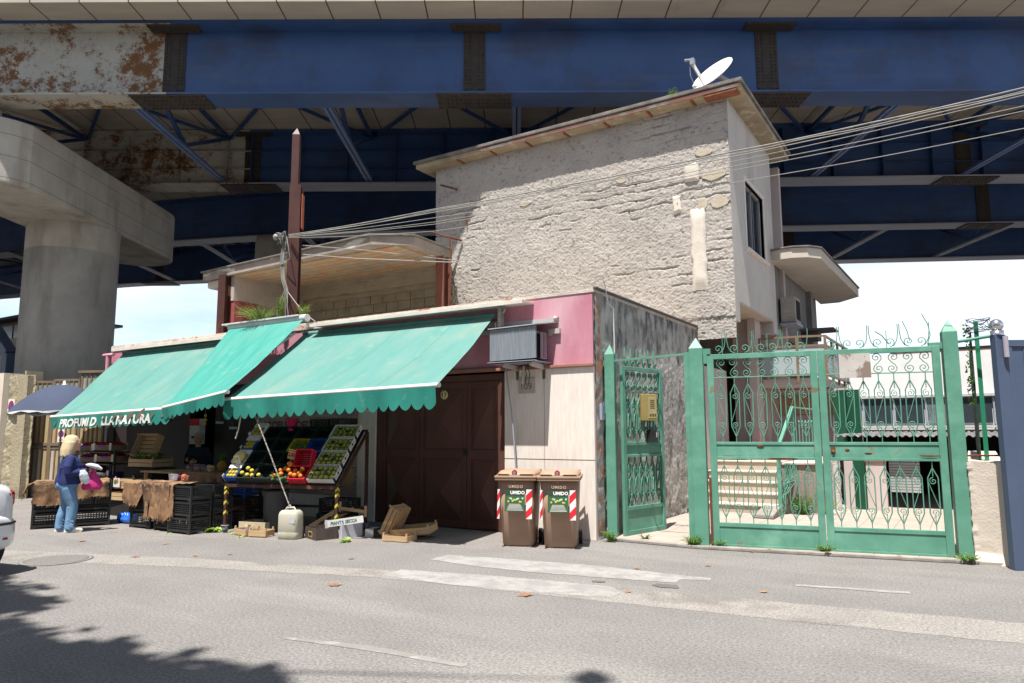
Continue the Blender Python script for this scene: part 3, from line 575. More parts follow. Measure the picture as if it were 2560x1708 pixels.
# roof slab
g=G(); g.box(-7.45,4.62,8.66,1.22,9.4,8.78,0); g.box(-7.5,4.55,8.78,1.27,9.45,8.86,1)
g.build('roof_slab',[mat('eave_soffit',(.40,.33,.22),(.27,.22,.15),1.5,rough=.95,bump=.6,bsc=14,c3=(.5,.45,.36),s3=2.5,l3=.55,h3=.7),mat('mossy_concrete_edge',(.22,.20,.18),(.12,.11,.1),3,rough=.95,bump=.6,bsc=20)],house,bev=.01)
g=G(); g.box(-5.3,4.585,8.69,1.2,4.619,8.745); g.build('copper_flashing',mat('oxidised_pink_gutter',(.50,.24,.19),(.40,.33,.28),2,lo=.45,hi=.6,rough=.6,c3=(.55,.5,.44),s3=2,l3=.5,h3=.6),house)
g=G()
for a in [(x,4.63,8.63,x+.05,4.95,8.66) for x in (-6.1,-5.05,-4.0,-2.95,-1.9,-.85,.15)]+[(.45,4.6,8.63,1.15,4.9,8.665)]: g=G(); g.box(*a); g.build('iron_strap',mat('rusty_strap',(.28,.10,.05),(.18,.07,.04),8,rough=.8),house)
g=G(); 
for (x,z,dx) in ((-6.25,7.95,-.5),(-6.1,6.55,-.5)): g.tube([(x,4.9,z),(x+dx*.6,4.55,z+.08)],.03,6)
g.tube([(-5.95,4.9,7.2),(-5.95,4.88,6.95)],.02,5)
g.build('iron_stub',rust,house)
# ground floor under the overhang
pinkw=mat('pale_pink_render',(.52,.44,.42),(.45,.38,.36),1.5,rough=.9,bump=.1,bsc=30)
g=G(); g.box(-.3,4.97,0,-.02,5.25,4.0); g.box(-.3,5.25,.0,-.02,7.2,3.0)
g.box(.0,7.8,.97,.42,8.0,4.26); g.box(.42,7.55,.97,.6,8.1,4.26); g.box(-.3,8.3,0,.5,8.5,4.26)
g.build('entrance_wall',pinkw,house)
g=G(); g.box(-.3,8.22,.97,.42,8.28,3.3); g.build('entrance_door',mat('dark_door',(.035,.02,.015),(.05,.03,.02),4,rough=.4),house)
g=G(); g.box(.6,9.0,.97,.62,9.02,3); g.box(.45,8.9,.0,2.45,9.1,2.6); g.box(-.3,9.6,2.6,.9,9.8,8.6); g.build('rear_wall',pinkw,house)
# roller blind and lilac panel
g=G()
for k in range(10): g.box(.8,8.84,2.0+k*.045,2.1,8.87,2.035+k*.045)
g.build('roller_blind',mat('bamboo_blind',(.40,.28,.18),(.3,.2,.12),6),house)
g=G(); g.box(.8,8.85,.97,2.1,8.89,1.98); g.build('door_panel',mat('lilac_panel',(.32,.24,.30),None),house)
g=G(); g.box(2.1,8.4,0,2.35,8.9,2.5); g.box(2.12,8.75,0,2.62,8.85,2.55,); 
g.build('door_panel',mat('dark_green_panel',(.008,.055,.028),(.010,.07,.035),3,rough=.5),house)
# upper balcony
bal=G(); bal.prism([(.6,7.9),(1.45,7.9),(2.0,8.05),(2.02,11.6),(.6,11.6)],2.62,2.82); b_=bal.build('balcony',pinkw,house,bev=.01)
BP=[(.62,7.84),(1.47,7.84),(2.06,8.0),(2.08,11.6)]
brz=mat('bronze_frame',(.28,.19,.12),(.22,.15,.09),5,rough=.4,metal=.3); frost=mat('frosted_blue_panel',(.36,.42,.44),(.31,.37,.39),1,rough=.35)
g=G(); h=G()
for (a,b),(c,d) in zip(BP,BP[1:]):
    for z,t in ((2.88,.05),(3.56,.05),(3.78,.045)): g.bar((a,b,z),(c,d,z),.05,t)
    n=max(1,int(math.hypot(c-a,d-b)/.85))
    for k in range(n):
        x=a+(c-a)*k/n;y=b+(d-b)*k/n; g.box(x-.028,y-.028,2.72,x+.028,y+.028,3.8)
    h.bar((a,b,3.22),(c,d,3.22),.015,.62)
g.build('railing',brz,b_); h.build('glass_panel',frost,b_)
# upper canopy slab
g=G(); cp_=[(.85,8.95),(1.15,8.95),(1.85,9.6),(2.0,15.4),(1.4,16),(.85,16)]
cp_=[(.82,8.5),(1.05,8.42),(1.35,8.4),(1.7,8.55),(1.95,8.9),(2.08,15.0),(1.4,15.8),(.82,15.8)]
g.prism(cp_,5.80,6.06,0); g.prism([(x+(.04 if x>1 else 0),y-(.04 if y<10 else 0)) for x,y in cp_],6.06,6.1,1); g.build('canopy_slab',[mat('canopy_plaster',(.55,.49,.42),(.48,.43,.37),2,rough=.9),mat('mossy_concrete_edge',(0,0,0))],house,bev=.008)
g=G(); g.box(-.3,13.2,0,.95,13.6,6.0); g.box(.45,8.9,4.0,.8,15,5.9); g.build('far_wing',mat('grey_wing',(.22,.21,.21),(.17,.165,.16),2,rough=.9),house)
g=G(); g.box(.5,12.2,4.2,1.25,12.8,4.5); g.prism([(.6,11.9),(1.7,12.0),(1.7,12.9),(.6,13.0)],4.45,4.5); g.build('far_eave',mat('dark_tile',(.10,.095,.10),None),house)
ac2=thing('air_conditioner','old rust streaked air conditioner hanging under the round balcony canopy','air conditioner',(1.0,9.4,4.3))
g=G(); g.box(.86,9.25,4.35,1.22,9.95,5.0); g.build('casing',mat('rust_streaked_casing',(.38,.35,.31),(.3,.27,.23),4,c3=(.25,.12,.06),s3=6,l3=.6,h3=.66,st3=(1,1,3)),ac2,bev=.01)
g=G(); g.box(1.222,9.35,4.42,1.23,9.85,4.92); g.build('fan_grille',dark,ac2); g=G(); g.box(.84,9.2,4.27,1.25,10,4.33); g.build('bracket_shelf',steel_grey,ac2)

# satellite dish on the roof
dish=thing('satellite_dish','large white satellite dish on the corner of the house roof','satellite dish',(.3,5.2,8.86))
Md=Matrix.Translation((.53,5.28,9.36))@Vector((-.30,-.72,.62)).to_track_quat('Z','Y').to_matrix().to_4x4()@Matrix.Diagonal((1.1,1.1,1,1))
g=G(); g.lathe([(0.001,0),(.1,.006),(.25,.035),(.38,.085),(.44,.115),(.45,.118),(.45,.108),(.38,.075),(.25,.025),(.001,-.01)],40,0,M=Md); g.build('reflector',mat('dish_white',(.72,.70,.66),(.66,.63,.6),4,rough=.5),dish)
a=Md@Vector((.40,0,.06)); b=Vector((.12,5.0,9.72))
g=G(); g.bar((.42,5.2,8.98),(.13,5.0,9.66),.045,.06); g.build('feed_arm',mat('dish_grey',(.55,.54,.52),None),dish)
g=G(); g.box(.08,4.95,9.64,.17,5.06,9.78); g.tube([(.1,5.0,9.76),(.02,4.93,9.74)],.03,8); g.ell((.0,4.92,9.74),.035); g.tube([(.06,5,9.7),(.07,5,9.4),(.16,5.05,9.1),(.25,5.2,8.9)],.008,5); g.build('receiver',mat('receiver_grey',(.25,.28,.32),None),dish)
g=G(); g.tube([(.75,5.5,8.85),(.75,5.5,9.35)],.03,8); g.bar((.75,5.5,9.3),(.58,5.38,9.42),.08,.08); g.build('mast',steel_grey,dish)

# ================= ROOFTOP SHELTER =================
sh=thing('rooftop_shelter','unfinished open shelter on the shop roof with clay block ceiling and bare block wall','shelter',(-8.6,3,SH))
tile=mat('hollow_clay_soffit',(.46,.22,.10),(.40,.34,.21),2.6,lo=.42,hi=.56,rough=.9,st=(1,2.2,1),c3=(.30,.28,.21),s3=1.4,l3=.48,h3=.62,stripe=[(0,.52,.12,(.33,.31,.24),0),(1,.26,.015,(.12,.10,.07),0)])
conc2=mat('weathered_fascia',(.34,.30,.26),(.24,.21,.18),2,rough=.95,bump=.5,bsc=22,c3=(.62,.58,.52),s3=1.0,l3=.57,h3=.6,st3=(1,1,3))
P=[(-12.7,1.95),(-6.2,1.62),(-5.42,2.2),(-5.5,3.62),(-6.5,4.9),(-12.7,4.9)]
g=G(); g.prism(P,5.72,5.93,0); g.prism([(-12.75,1.9),(-6.2,1.56),(-5.37,2.15),(-5.45,3.64),(-6.45,4.92),(-12.75,4.92)],5.93,5.97,1); g.build('roof_slab',[conc2,mat('mossy_concrete_edge',(0,0,0))],sh,bev=.008)
g=G(); g.box(-11.4,1.95,5.700,-5.75,3.94,5.719); g.build('clay_ceiling',tile,sh)
g=G(); g.prism([(-12.65,2.05),(-11.6,2.0),(-11.6,4.9),(-12.65,4.9)],5.5,5.719); g.build('tapered_eave',smoothp,sh,bev=.06)
blockw=mat('bare_block_wall',(.26,.235,.17),(.20,.18,.13),3,rough=.95,bump=.8,bsc=25,c3=(.15,.135,.10),s3=2,l3=.55,h3=.7)
g=G()
z=SH
for r_ in range(7):
    x=-11.35-(.25 if r_%2 else 0); z=SH+r_*.235
    if z>5.15: break
    while x<-5.7:
        l=.44+rnd.uniform(-.04,.05)
        if z+.22<5.2: g.box(max(x,-11.35),4.0+rnd.uniform(-.008,.012),z,min(x+l-.015,-6.1),4.2,z+.222)
        x+=l
g.build('block_wall',blockw,sh,bev=.01)
g=G(); g.box(-11.4,4.03,SH,-5.9,4.19,5.5); g.box(-11.4,3.94,5.3,-5.9,4.2,5.70); g.box(-6.15,3.96,SH,-5.9,4.2,5.3); g.box(-11.4,3.9,SH,-10.9,4.19,5.3); g.build('ring_beam',mat('shuttered_beam',(.32,.29,.22),(.25,.225,.17),1.5,rough=.95,bump=.5,bsc=10,bst=(.3,1,4),c3=(.2,.18,.13),s3=3,l3=.55,h3=.65,st3=(.4,1,4)),sh)
g=G(); g.box(-11.62,2.0,5.05,-11.4,4.1,5.70); g.build('side_beam',concrete,sh)
g=G(); g.box(-11.66,2.02,SH,-11.38,2.75,5.05); g.build('pink_pillar',mat('raw_red_render',(.28,.07,.07),(.22,.06,.06),4,rough=.95,bump=.6,bsc=30),sh)
g=G()
for a in ((-11.5,2.75,SH,-11.42,2.83,5.05),(-11.5,3.85,SH,-11.42,3.93,5.05),(-11.5,2.83,4.95,-11.42,3.85,5.05)): g.box(*a)
g.build('window_frame',mat('weathered_window_wood',(.36,.32,.25),(.28,.25,.2),6,st=(1,1,.2)),sh)
def hbeam(g,x,y,z0,z1,w=.22,rz=0):
    M=Tz(x,y,0,rz); g.box(-w/2,-w/2,z0,w/2,-w/2+.02,z1,0,M); g.box(-w/2,w/2-.02,z0,w/2,w/2,z1,0,M); g.box(-.012,-w/2+.02,z0,.012,w/2-.02,z1,0,M)
for (x,y,r_) in ((-11.62,1.88,.2),(-5.55,3.4,0)):
    g=G(); hbeam(g,x,y,SH,5.72,.24,r_); g.build('steel_post',brown if x<-8 else mat('rust_brown_steel',(.19,.075,.05),(.12,.05,.035),3,rough=.6,st=(1,1,.3)),sh)

# ================= STEEL POLE AND CABLES =================
pole=thing('steel_pole','tall brown steel pole with pointed tip standing on the shop roof edge','pole',(-7.12,.3,SH))
g=G(); hbeam(g,-7.12,.3,SH-.1,6.85,.235,R(35)); g.box(-.078,-.078,6.6,.078,.078,8.0,0,Tz(-7.17,.3,0,R(35))); q=.078
g.add([(-q,-q,8.0),(q,-q,8.0),(q,q,8.0),(-q,q,8.0),(0,0,8.17)],[(0,1,4),(1,2,4),(2,3,4),(3,0,4)],0,False,Tz(-7.17,.3,0,R(35)))
g.build('shaft',brown,pole); g=G(); g.box(.14,-.1,5.9,.155,.08,6.65,0,Tz(-7.12,.3,0,R(35))); g.build('rusty_plate',mat('bright_rust',(.35,.10,.05),None),pole)
cabm=mat('grey_cable',(.30,.29,.27),(.2,.19,.18),6,rough=.6); cabw=mat('pale_cable',(.30,.29,.27),None,rough=.6)
g=G(); rn=random.Random(3)
for k in range(14):
    c=Vector((-7.27,.05,5.68)); pts=[c+Vector((rn.uniform(-.12,.14),rn.uniform(-.06,.06),rn.uniform(-.14,.12))) for _ in range(5)]; g.tube(pts,.010,5,k%2)
g.ell((-7.38,.02,5.7),.07,10,6,1)
for dx in (-.04,0,.03,.05): g.tube([(-7.2+dx,.1,5.6),(-7.25+dx,.08,5.2),(-7.22+dx,.1,4.8),(-7.1+dx,.1,4.55),(-7.2+dx*3,.1,4.2),(-7.24+dx*5,.12,3.8)],.011,5,0)
g.tube([(-7.1,.1,4.55),(-6.8,.1,4.25),(-6.5,.1,3.98),(-6.2,.1,3.8)],.011,5,1); g.tube([(-7.12,.08,5.68),(-6.95,.05,5.2),(-7.1,.05,5.12),(-7.3,.08,5.1)],.01,5,1)
tag(g.build('cable_tangle',[cabm,cabw]),'knot of grey cables tied round the brown steel pole and trailing down to the roof','cables')
CB=[([(-7.08,5.72),(-3.2,5.61),(-.6,5.55),(1.16,5.53),(2.16,5.53),(3.86,5.53),(5.56,5.57),(12,5.85)],.010,'thickest overhead cable bundle, the topmost one running from the pole past the house'),
([(-7.08,5.70),(-3.2,5.555),(1.16,5.47),(3.14,5.46),(5.56,5.51),(12,5.75)],.007,'second overhead cable from the top, just under the thick bundle'),
([(-7.08,5.70),(-3.2,5.45),(1.16,5.34),(2.15,5.38),(5.55,5.48),(12,5.8)],.005,'thin overhead cable, third from the top at the house corner'),
([(-7.08,5.68),(-3.2,5.37),(1.16,5.30),(2.15,5.31),(5.54,5.35),(12,5.5)],.005,'thin overhead cable, fourth from the top at the house corner'),
([(-7.08,5.68),(-3.2,5.33),(1.5,5.26),(5.54,5.29),(12,5.5)],.005,'thin overhead cable, fifth from the top at the house corner'),
([(-7.08,5.66),(-3.2,5.2),(2.53,5.07),(5.52,5.08),(12,5.3)],.005,'lowest of the overhead cables crossing the house side wall')]
for i,(pts,r_,lab) in enumerate(CB):
    g=G(); P3=[]
    for (a,b),(c,d) in zip(pts,pts[1:]):
        for k in range(8):
            t=k/8; P3.append((a+(c-a)*t,.1,b+(d-b)*t-.02*math.sin(PI*t)*abs(c-a)*.3))
    g.tube(P3,r_,6)
    if i==0:
        for k in range(30): x=-6.5+k*.55; g.tube([(x,.1,5.60),(x+.02,.1,5.45)] if 0 else [(x,.075,5.56),(x,.125,5.56)],.0,4) if 0 else None
        g.tube([(p[0],p[1]+.03,p[2]-.02+.012*math.sin(j*.9)) for j,p in enumerate(P3)],.007,5)
    tag(g.build('overhead_cable',cabw if i else cabm),lab,'cable',group='overhead cables')
for i,(pts,lab) in enumerate((([(-7.0,.4,5.55),(-6.2,1.4,5.55),(-4.9,3.2,5.5)],'upper slack cable from the pole to the rusty post by the gable'),([(-7.0,.4,5.35),(-6.2,1.2,5.32),(-4.9,3.2,5.46)],'lower slack cable from the pole to the rusty post by the gable'))):
    g=G(); g.tube(pts,.012,5); tag(g.build('slack_cable',cabw),lab,'cable',group='slack cables')
g=G(); rn=random.Random(9)
g.tube([(-5.25,3.3,4.6),(-5.25,3.3,6.1),(-5.6,3.0,6.25)],.02,6,1)
for k in range(12):
    c=Vector((-5.15,3.3,5.3-.1*k)); g.tube([c+Vector((rn.uniform(-.1,.12),rn.uniform(-.05,.05),rn.uniform(-.25,.25))) for _ in range(4)],.008,4,0)
tag(g.build('cable_tangle',[mat('dark_cable',(.08,.075,.07),None),rust]),'loops of dark cable hanging on a bent rod beside the rusty roof post','cables')
# ================= GREEN GATES =================
def spiral(cx,cz,r0,a0,turns,hand=1,n=16,r1=.12):
    return [(cx+r0*(1-(1-r1)*t)*math.cos(a0+hand*turns*2*PI*t),cz+r0*(1-(1-r1)*t)*math.sin(a0+hand*turns*2*PI*t)) for t in [k/n for k in range(n+1)]]
def t2(g,pts,r=.0065,n=5,mi=0): g.tube([(x,0,z) for x,z in pts],r,n,mi,sm=True)
def spear(h,w=.115,m=1):
    g=G(); z=lambda k:k*h
    t2(g,[(0,z(1)),(0,z(.90))]); t2(g,[(0,0),(0,z(.12))],.0065)
    t2(g,[(0,z(.90)),(-w/2,z(.76)),(-w/2,z(.24)),(0,z(.08))],.008); t2(g,[(0,z(.90)),(w/2,z(.76)),(w/2,z(.24)),(0,z(.08))],.008)
    t2(g,[(0,z(.90)),(0,z(.78))],.006); t2(g,[(m*w/2,z(.70)),(-m*w/2,z(.30))],.005)
    t2(g,spiral(0,z(.71),.046,PI*.5,1.5,-m,22),.0055,5); t2(g,spiral(0,z(.26),.046,-PI*.5,1.5,-m,22),.0055,5); t2(g,[(0,z(.22)),(0,z(.10))],.005)
    return g
def sscroll(h,m=1):
    g=G(); a=[(x*m,z) for x,z in spiral(-.012,h*.79,.06,PI*-.0,1.45,1,20)]; b=[(x*m,z) for x,z in spiral(.012,h*.21,.06,PI,1.45,1,20)]
    t2(g,a[::-1]+[(.048*m,h*.70),(.01*m,h*.52),(-.03*m,h*.38)]+b,.006); return g
def finial(m=1):
    g=G(); t2(g,[(x*m,z) for x,z in spiral(.0,.075,.062,-PI/2,1.4,-1,20)],.006); t2(g,[(0,.012),(m*-.05,.03),(m*-.085,.10),(m*-.10,.2),(m*-.10,.31)],.006); return g
GA=R(11.69)
def leafrot(root): return Matrix.Translation(root.location)@Matrix.Rotation(root.rotation_euler[2],4,'Z')
PROTO={}
def scrollpart(kind,builder,parent,x,z,y=0):
    if kind in PROTO: o=PROTO[kind].copy(); col.objects.link(o)
    else: o=builder().build(kind.split('|')[0],green); PROTO[kind]=o
    o.parent=parent; o.location=(x,y,z); return o
def frame(root,u0,u1,zt,d=.045,st=.09,zb=.01):
    g=G()
    def m(name,*a):
        g=G(); [g.box(*q) for q in a]; return g.build(name,green,root,bev=.004,local=True)
    m('frame',(u0,-d/2,zb,u0+st,d/2,zt),(u1-st,-d/2,zb,u1,d/2,zt),(u0+st,-d/2,zt-.07,u1-st,d/2,zt),(u0+st,-d/2,.29,u1-st,d/2,.345),(u0+st,-d/2,zb,u1-st,d/2,zb+.05),(u0+st,-d/2,1.205,u1-st,d/2,1.245),(u0+st,-d/2,1.405,u1-st,d/2,1.445),(u0+st,-.008,2.335,u1-st,.008,2.35))
    gg=G(); gg.box(u0+.002,-d/2-.002,.004,u1-.002,-d/2-.0005,.035); gg.build('grime_line',mat('gate_grime',(.14,.11,.08),(.10,.16,.12),14,lo=.45,hi=.6),root,local=True)
    m('sheet_panel',(u0+st,-.012,zb+.05,u1-st,.004,.29)); m('sheet_panel',(u0+st,-.012,1.245,u1-st,.004,1.405))
def infill(root,u0,u1,n,zt,fin=True,signgap=None,thick=1):
    for i in range(n):
        x=u0+(u1-u0)*(i+.5)/n; mm=1 if i%2 else -1
        scrollpart('picket|low%d%s'%(mm,thick),lambda:spear(.86,m=mm),root,x,.345); scrollpart('picket|up%d%s'%(mm,thick),lambda:spear(.89,m=mm),root,x,1.445)
        if not(signgap and signgap[0]<x<signgap[1]): scrollpart('scroll|s%d'%mm,lambda:sscroll(zt-.07-2.35,mm),root,x,2.35)
        if fin: scrollpart('finial|f%d'%mm,lambda:finial(mm),root,x+.02*mm,zt)
lg=thing('driveway_gate','left leaf of the closed green wrought iron driveway gate, next to the middle post','gate',(1.6,.25,0),GA,'green driveway gate leaves')
frame(lg,.05,1.49,2.675); infill(lg,.14,1.40,7,2.675)
g=G(); 
for i in range(6):
    x=.22+.2*i+.05; t2(g,[(x,2.67),(x,2.95)],.005)
g.build('spike',green,lg,local=True)
g=G(); g.box(.02,-.03,.0,.055,.02,.95); g.build('rust_edge',rust,lg,local=True)
g=G(); g.ell((.72,-.02,1.39),(.05,.006,.018),10,6); g.ell((.3,-.016,1.25),(.08,.004,.008),8,4); g.ell((1.0,-.027,1.225),(.2,.004,.01),8,4); g.build('rust_spot',rust,lg,local=True)
rg=thing('driveway_gate','right leaf of the closed driveway gate, with a lock and a blank plate','gate',(1.6,.25,0),GA,'green driveway gate leaves')
frame(rg,1.50,2.95,2.675); infill(rg,1.59,2.86,7,2.675,signgap=(1.72,2.13))
g=G(); g.box(1.76,-.04,2.29,2.14,-.026,2.61); g.build('blank_plate',mat('peeled_plate',(.50,.47,.44),(.42,.39,.37),4,rough=.9,c3=(.22,.17,.14),s3=2.6,l3=.52,h3=.56,st3=(1,1,1),c4=(.2,.19,.18),s4=22,l4=.62,h4=.66),rg,local=True)
g=G(); g.box(1.6,-.016,1.29,1.66,-.0125,1.38,0); g.tube([(1.63,-.014,1.33),(1.63,-.045,1.33)],.018,12,1); g.build('lock',[rust,mat('brass',(.35,.25,.1),None,metal=.6,rough=.4)],rg,local=True)
g=G(); g.ell((1.8,-.014,1.34),(.03,.004,.02),8,4); g.ell((2.05,-.014,1.3),(.05,.004,.012),8,4); g.ell((2.75,-.03,1.275),(.13,.006,.012),8,4); g.build('rust_spot',rust,rg,local=True)
g=G(); t2(g,[(2.35,2.67),(2.35,2.9)],.005); t2(g,[(2.22,2.9),(2.3,2.84),(2.38,2.72)],.008); t2(g,[(2.55,3.02),(2.6,2.88),(2.62,2.75)],.006); t2(g,[(2.78,3.1),(2.84,2.96),(2.86,2.82),(2.82,2.70)],.006); g.build('spike',green,rg,local=True)
def post(x,y,w,h,lab,rz=0,ex=None):
    p=thing('gate_post',lab,'gate post',(x,y,0),rz,'green gate posts'); g=G(); g.box(-w/2,-w/2,0,w/2,w/2,h-.1); g.build('shaft',green,p,local=True,bev=.005)
    g=G(); g.add([(-w/2,-w/2,h-.1),(w/2,-w/2,h-.1),(w/2,w/2,h-.1),(-w/2,w/2,h-.1),(0,0,h+.06)],[(0,1,4),(1,2,4),(2,3,4),(3,0,4)]); g.build('pointed_cap',green,p,local=True)
    if ex: 
        g=G(); [g.box(*a) for a in ex]; g.build('hinge_plate',green,p,local=True)
    return p
post(.10,.36,.15,2.88,'green gate post beside the blackened shop side wall',R(11),[(-.12,-.05,2.6,-.07,0,2.68)])
post(1.5,.25,.19,2.87,'green gate post between the open small gate and the closed driveway gate',R(11),[(.09,-.05,2.68,.2,.03,2.76),(.1,-.05,2.55,.15,.03,2.68),(-.17,-.06,0,-.093,.0,2.72)])
post(4.60,.92,.17,2.95,'tallest green gate post at the right end of the driveway gate',R(11),[(-.24,-.05,2.64,-.086,.03,2.72)])
g=G(); g.tube([(4.7,.9,2.72),(5.1,.8,2.76)],.02,6); g.tube([(4.7,.9,1.28),(5.2,.55,1.3)],.012,6,1); tag(g.build('tie_rod',[green,rust]),'thin rods tying the tallest green post to the wall on its right','rod')
g=G(); g.box(.12,.32,2.66,1.42,.345,2.69); g.v=[(x,y+(-.09*(x-.12)/1.3),z+.03*(x-.12)/1.3) for x,y,z in g.v]; tag(g.build('lintel_bar',green),'thin green bar spanning above the open small gate','bar')
sg=thing('garden_gate','small green wrought iron gate standing open against the blackened wall','gate',(.25,.42,0),R(77))
W=1.1
g=G()
def m2(name,root,m_,*a,bev=.004):
    g=G(); [g.box(*q) for q in a]; return g.build(name,m_,root,bev=bev,local=True)
m2('frame',sg,green,(0,-.025,.03,.08,.025,2.6),(W-.08,-.025,.03,W,.025,2.6),(.08,-.025,2.54,W-.08,.025,2.6),(.08,-.025,.40,W-.08,.025,.46),(.08,-.025,.03,W-.08,.025,.1),(.08,-.025,1.2,W-.08,.025,1.24),(.08,-.025,1.38,W-.08,.025,1.43),(.08,-.008,2.2,W-.08,.008,2.215))
m2('sheet_panel',sg,green,(.08,-.006,.1,W-.08,.006,.40)); m2('sheet_panel',sg,green,(.08,-.006,1.24,W-.08,.006,1.38))
def ribbon(pts,w=.03,th=.008):
    g=G()
    for (a,b),(c,d) in zip(pts,pts[1:]): g.bar((a,0,b),(c,0,d),w,th,up=(0,1,0)) if False else g.bar((a,0,b),(c,0,d),th,w,up=(0,1,0))
    return g
def rspear(h,w=.1):
    g=ribbon([(0,0),(0,h*.1),(-w/2,h*.24),(-w/2,h*.76),(0,h*.92),(0,h)]); k=ribbon([(0,h*.1),(w/2,h*.24),(w/2,h*.76),(0,h*.92)]); g.add(k.v,k.f)
    for cz,s in ((.72,1),(.27,-1)):
        k=ribbon(spiral(0,h*cz,.042,PI/2*s,1.3,-1,14)); g.add(k.v,k.f)
    k=ribbon([(w/2,h*.68),(-w/2,h*.32)]); g.add(k.v,k.f); return g
def rs(h):
    return ribbon(spiral(-.008,h*.8,.05,0,1.4,1,14)[::-1]+[(.03,h*.6),(-.02,h*.4)]+spiral(.008,h*.2,.05,PI,1.4,1,14))
for i in range(6):
    x=.08+(W-.16)*(i+.5)/6
    scrollpart('picket|r1',lambda:rspear(.74),sg,x,.46); scrollpart('picket|r2',lambda:rspear(.77),sg,x,1.43); scrollpart('scroll|r',lambda:rs(.32),sg,x,2.22)
    scrollpart('finial|r',lambda:(lambda a,b:(a.add(b.v,b.f)))(ribbon(spiral(0,.06,.045,-PI/2,1.3,-1,12)),ribbon([(0,.02),(-.04,.05),(-.06,.14),(-.045,.30)],.02)),sg,x,2.6)
mb=thing('letter_box','brass coloured letter box fixed on the open small gate','letter box',(.42,.95,1.78))
Mb=Matrix.Translation((.45,.98,1.76))@Matrix.Rotation(R(50),4,'Z')
gold=mat('aged_brass_paint',(.42,.32,.13),(.36,.27,.1),3,rough=.4,metal=.35)
g=G(); g.box(-.14,-.06,0,.14,.06,.42,0,Mb); o=g.build('body',gold,mb,bev=.008); g=G()
g.box(-.02,-.066,.04,.12,-.0605,.38,0,Mb); g.build('front_plate',mat('pale_brass',(.5,.40,.2),None,rough=.35,metal=.3),mb)
g=G()
for k in range(4): g.box(-.0+.03*k,-.070,.07,.015+.03*k,-.0665,.11,0,Mb)
for k in range(5): g.box(.01,-.070,.2+.03*k,.09,-.0665,.205+.03*k,0,Mb)
g.build('slot',dark,mb)
g=G(); g.box(.42,1.0,1.42,.56,1.08,1.62); g.box(.565,1.02,1.5,.58,1.06,1.58,1); tag(g.build('door_phone',[black,steel_grey]),'small black door phone behind the bars of the open gate','door phone')

# ================= STAIRS, TERRACE, YARD =================
tread=mat('travertine_tread',(.62,.56,.48),(.52,.46,.39),4,rough=.7,st=(1,5,5),c3=(.4,.33,.26),s3=4,l3=.62,h3=.72)
stairs=thing('garden_stairs','pale travertine steps climbing to the house entrance','stairs',(.75,4.5,0))
for i in range(5):
    y=4.45+.32*i; z=.195*(i+1)
    g=G(); g.box(0.02,y+.03,z-.195,1.55,y+.34,z-.03); g.build('riser',mat('stair_riser',(.44,.37,.30),(.34,.28,.23),3,rough=.9,c3=(.28,.2,.14),s3=3,l3=.6,h3=.7),stairs)
    g=G(); g.box(0.01,y,z-.03,1.58,y+.35,z+.0); g.build('tread',tread,stairs,bev=.005)
g=G(); g.box(0.0,6.08,.0,1.6,8.3,.96); g.box(.0,6.05,.961,1.6,8.28,.975,1); g.build('landing',[pinkw,mat('terracotta_floor',(.35,.17,.12),None)],stairs)
ret=thing('terrace_wall','stained low terrace wall with pale coping to the right of the steps','wall',(2.0,5,0))
g=G(); g.prism([(1.62,4.6),(2.3,5.2),(2.3,9),(1.62,9)],0,.95); g.build('wall',mat('stained_terrace_wall',(.30,.25,.22),(.2,.16,.14),2.5,rough=.95,bump=.5,bsc=25,st=(3,3,.5),c3=(.12,.095,.08),s3=2,l3=.5,h3=.65,st3=(3,3,.3)),ret)
g=G(); g.prism([(1.6,4.56),(2.34,5.16),(2.34,9),(1.6,9)],.951,.99); g.build('coping',tread,ret,bev=.005)
g=G(); g.prism([(1.35,3.7),(1.7,3.65),(1.68,4.4),(1.35,4.45)],.03,.2); g.v=[(x,y,z*(.55 if y<4 and z>.1 else 1)) for x,y,z in g.v]; tag(g.build('concrete_curb_block',curb,bev=.02),'low sloping concrete block at the foot of the steps','block')
rl=thing('stair_railing','green metal stair railing with slanted handrail and close vertical bars','railing',(1.7,5.2,0))
g=G(); g.bar((1.67,4.42,.02),(1.67,4.42,1.3),.07,.07); g.bar((1.67,4.42,1.27),(1.67,5.9,2.08),.06,.05); g.bar((1.67,5.9,2.08),(2.3,6.05,2.0),.05,.03); g.bar((1.67,5.9,.96),(1.67,5.9,2.08),.05,.05); g.build('handrail',green,rl)
for k in range(10):
    x=1.72+.06*k; b=G(); b.tube([(x,5.93+.01*k,1.0),(x,5.93+.01*k,1.75)],.012,5); b.ell((x,5.93+.01*k,1.77),(.018,.018,.04),6,4); b.build('bar',green,rl)
g=G()
for k in range(16):
    x=1.72+rnd.uniform(0,.22); t2_=[(x,4.62+rnd.uniform(0,.1),.98),(x+rnd.uniform(-.05,.05),4.7,.7),(1.69+rnd.uniform(0,.06),4.5,.3+rnd.uniform(0,.3))]; g.tube(t2_,.008,4)
g.build('leaf_scroll',green,rl)
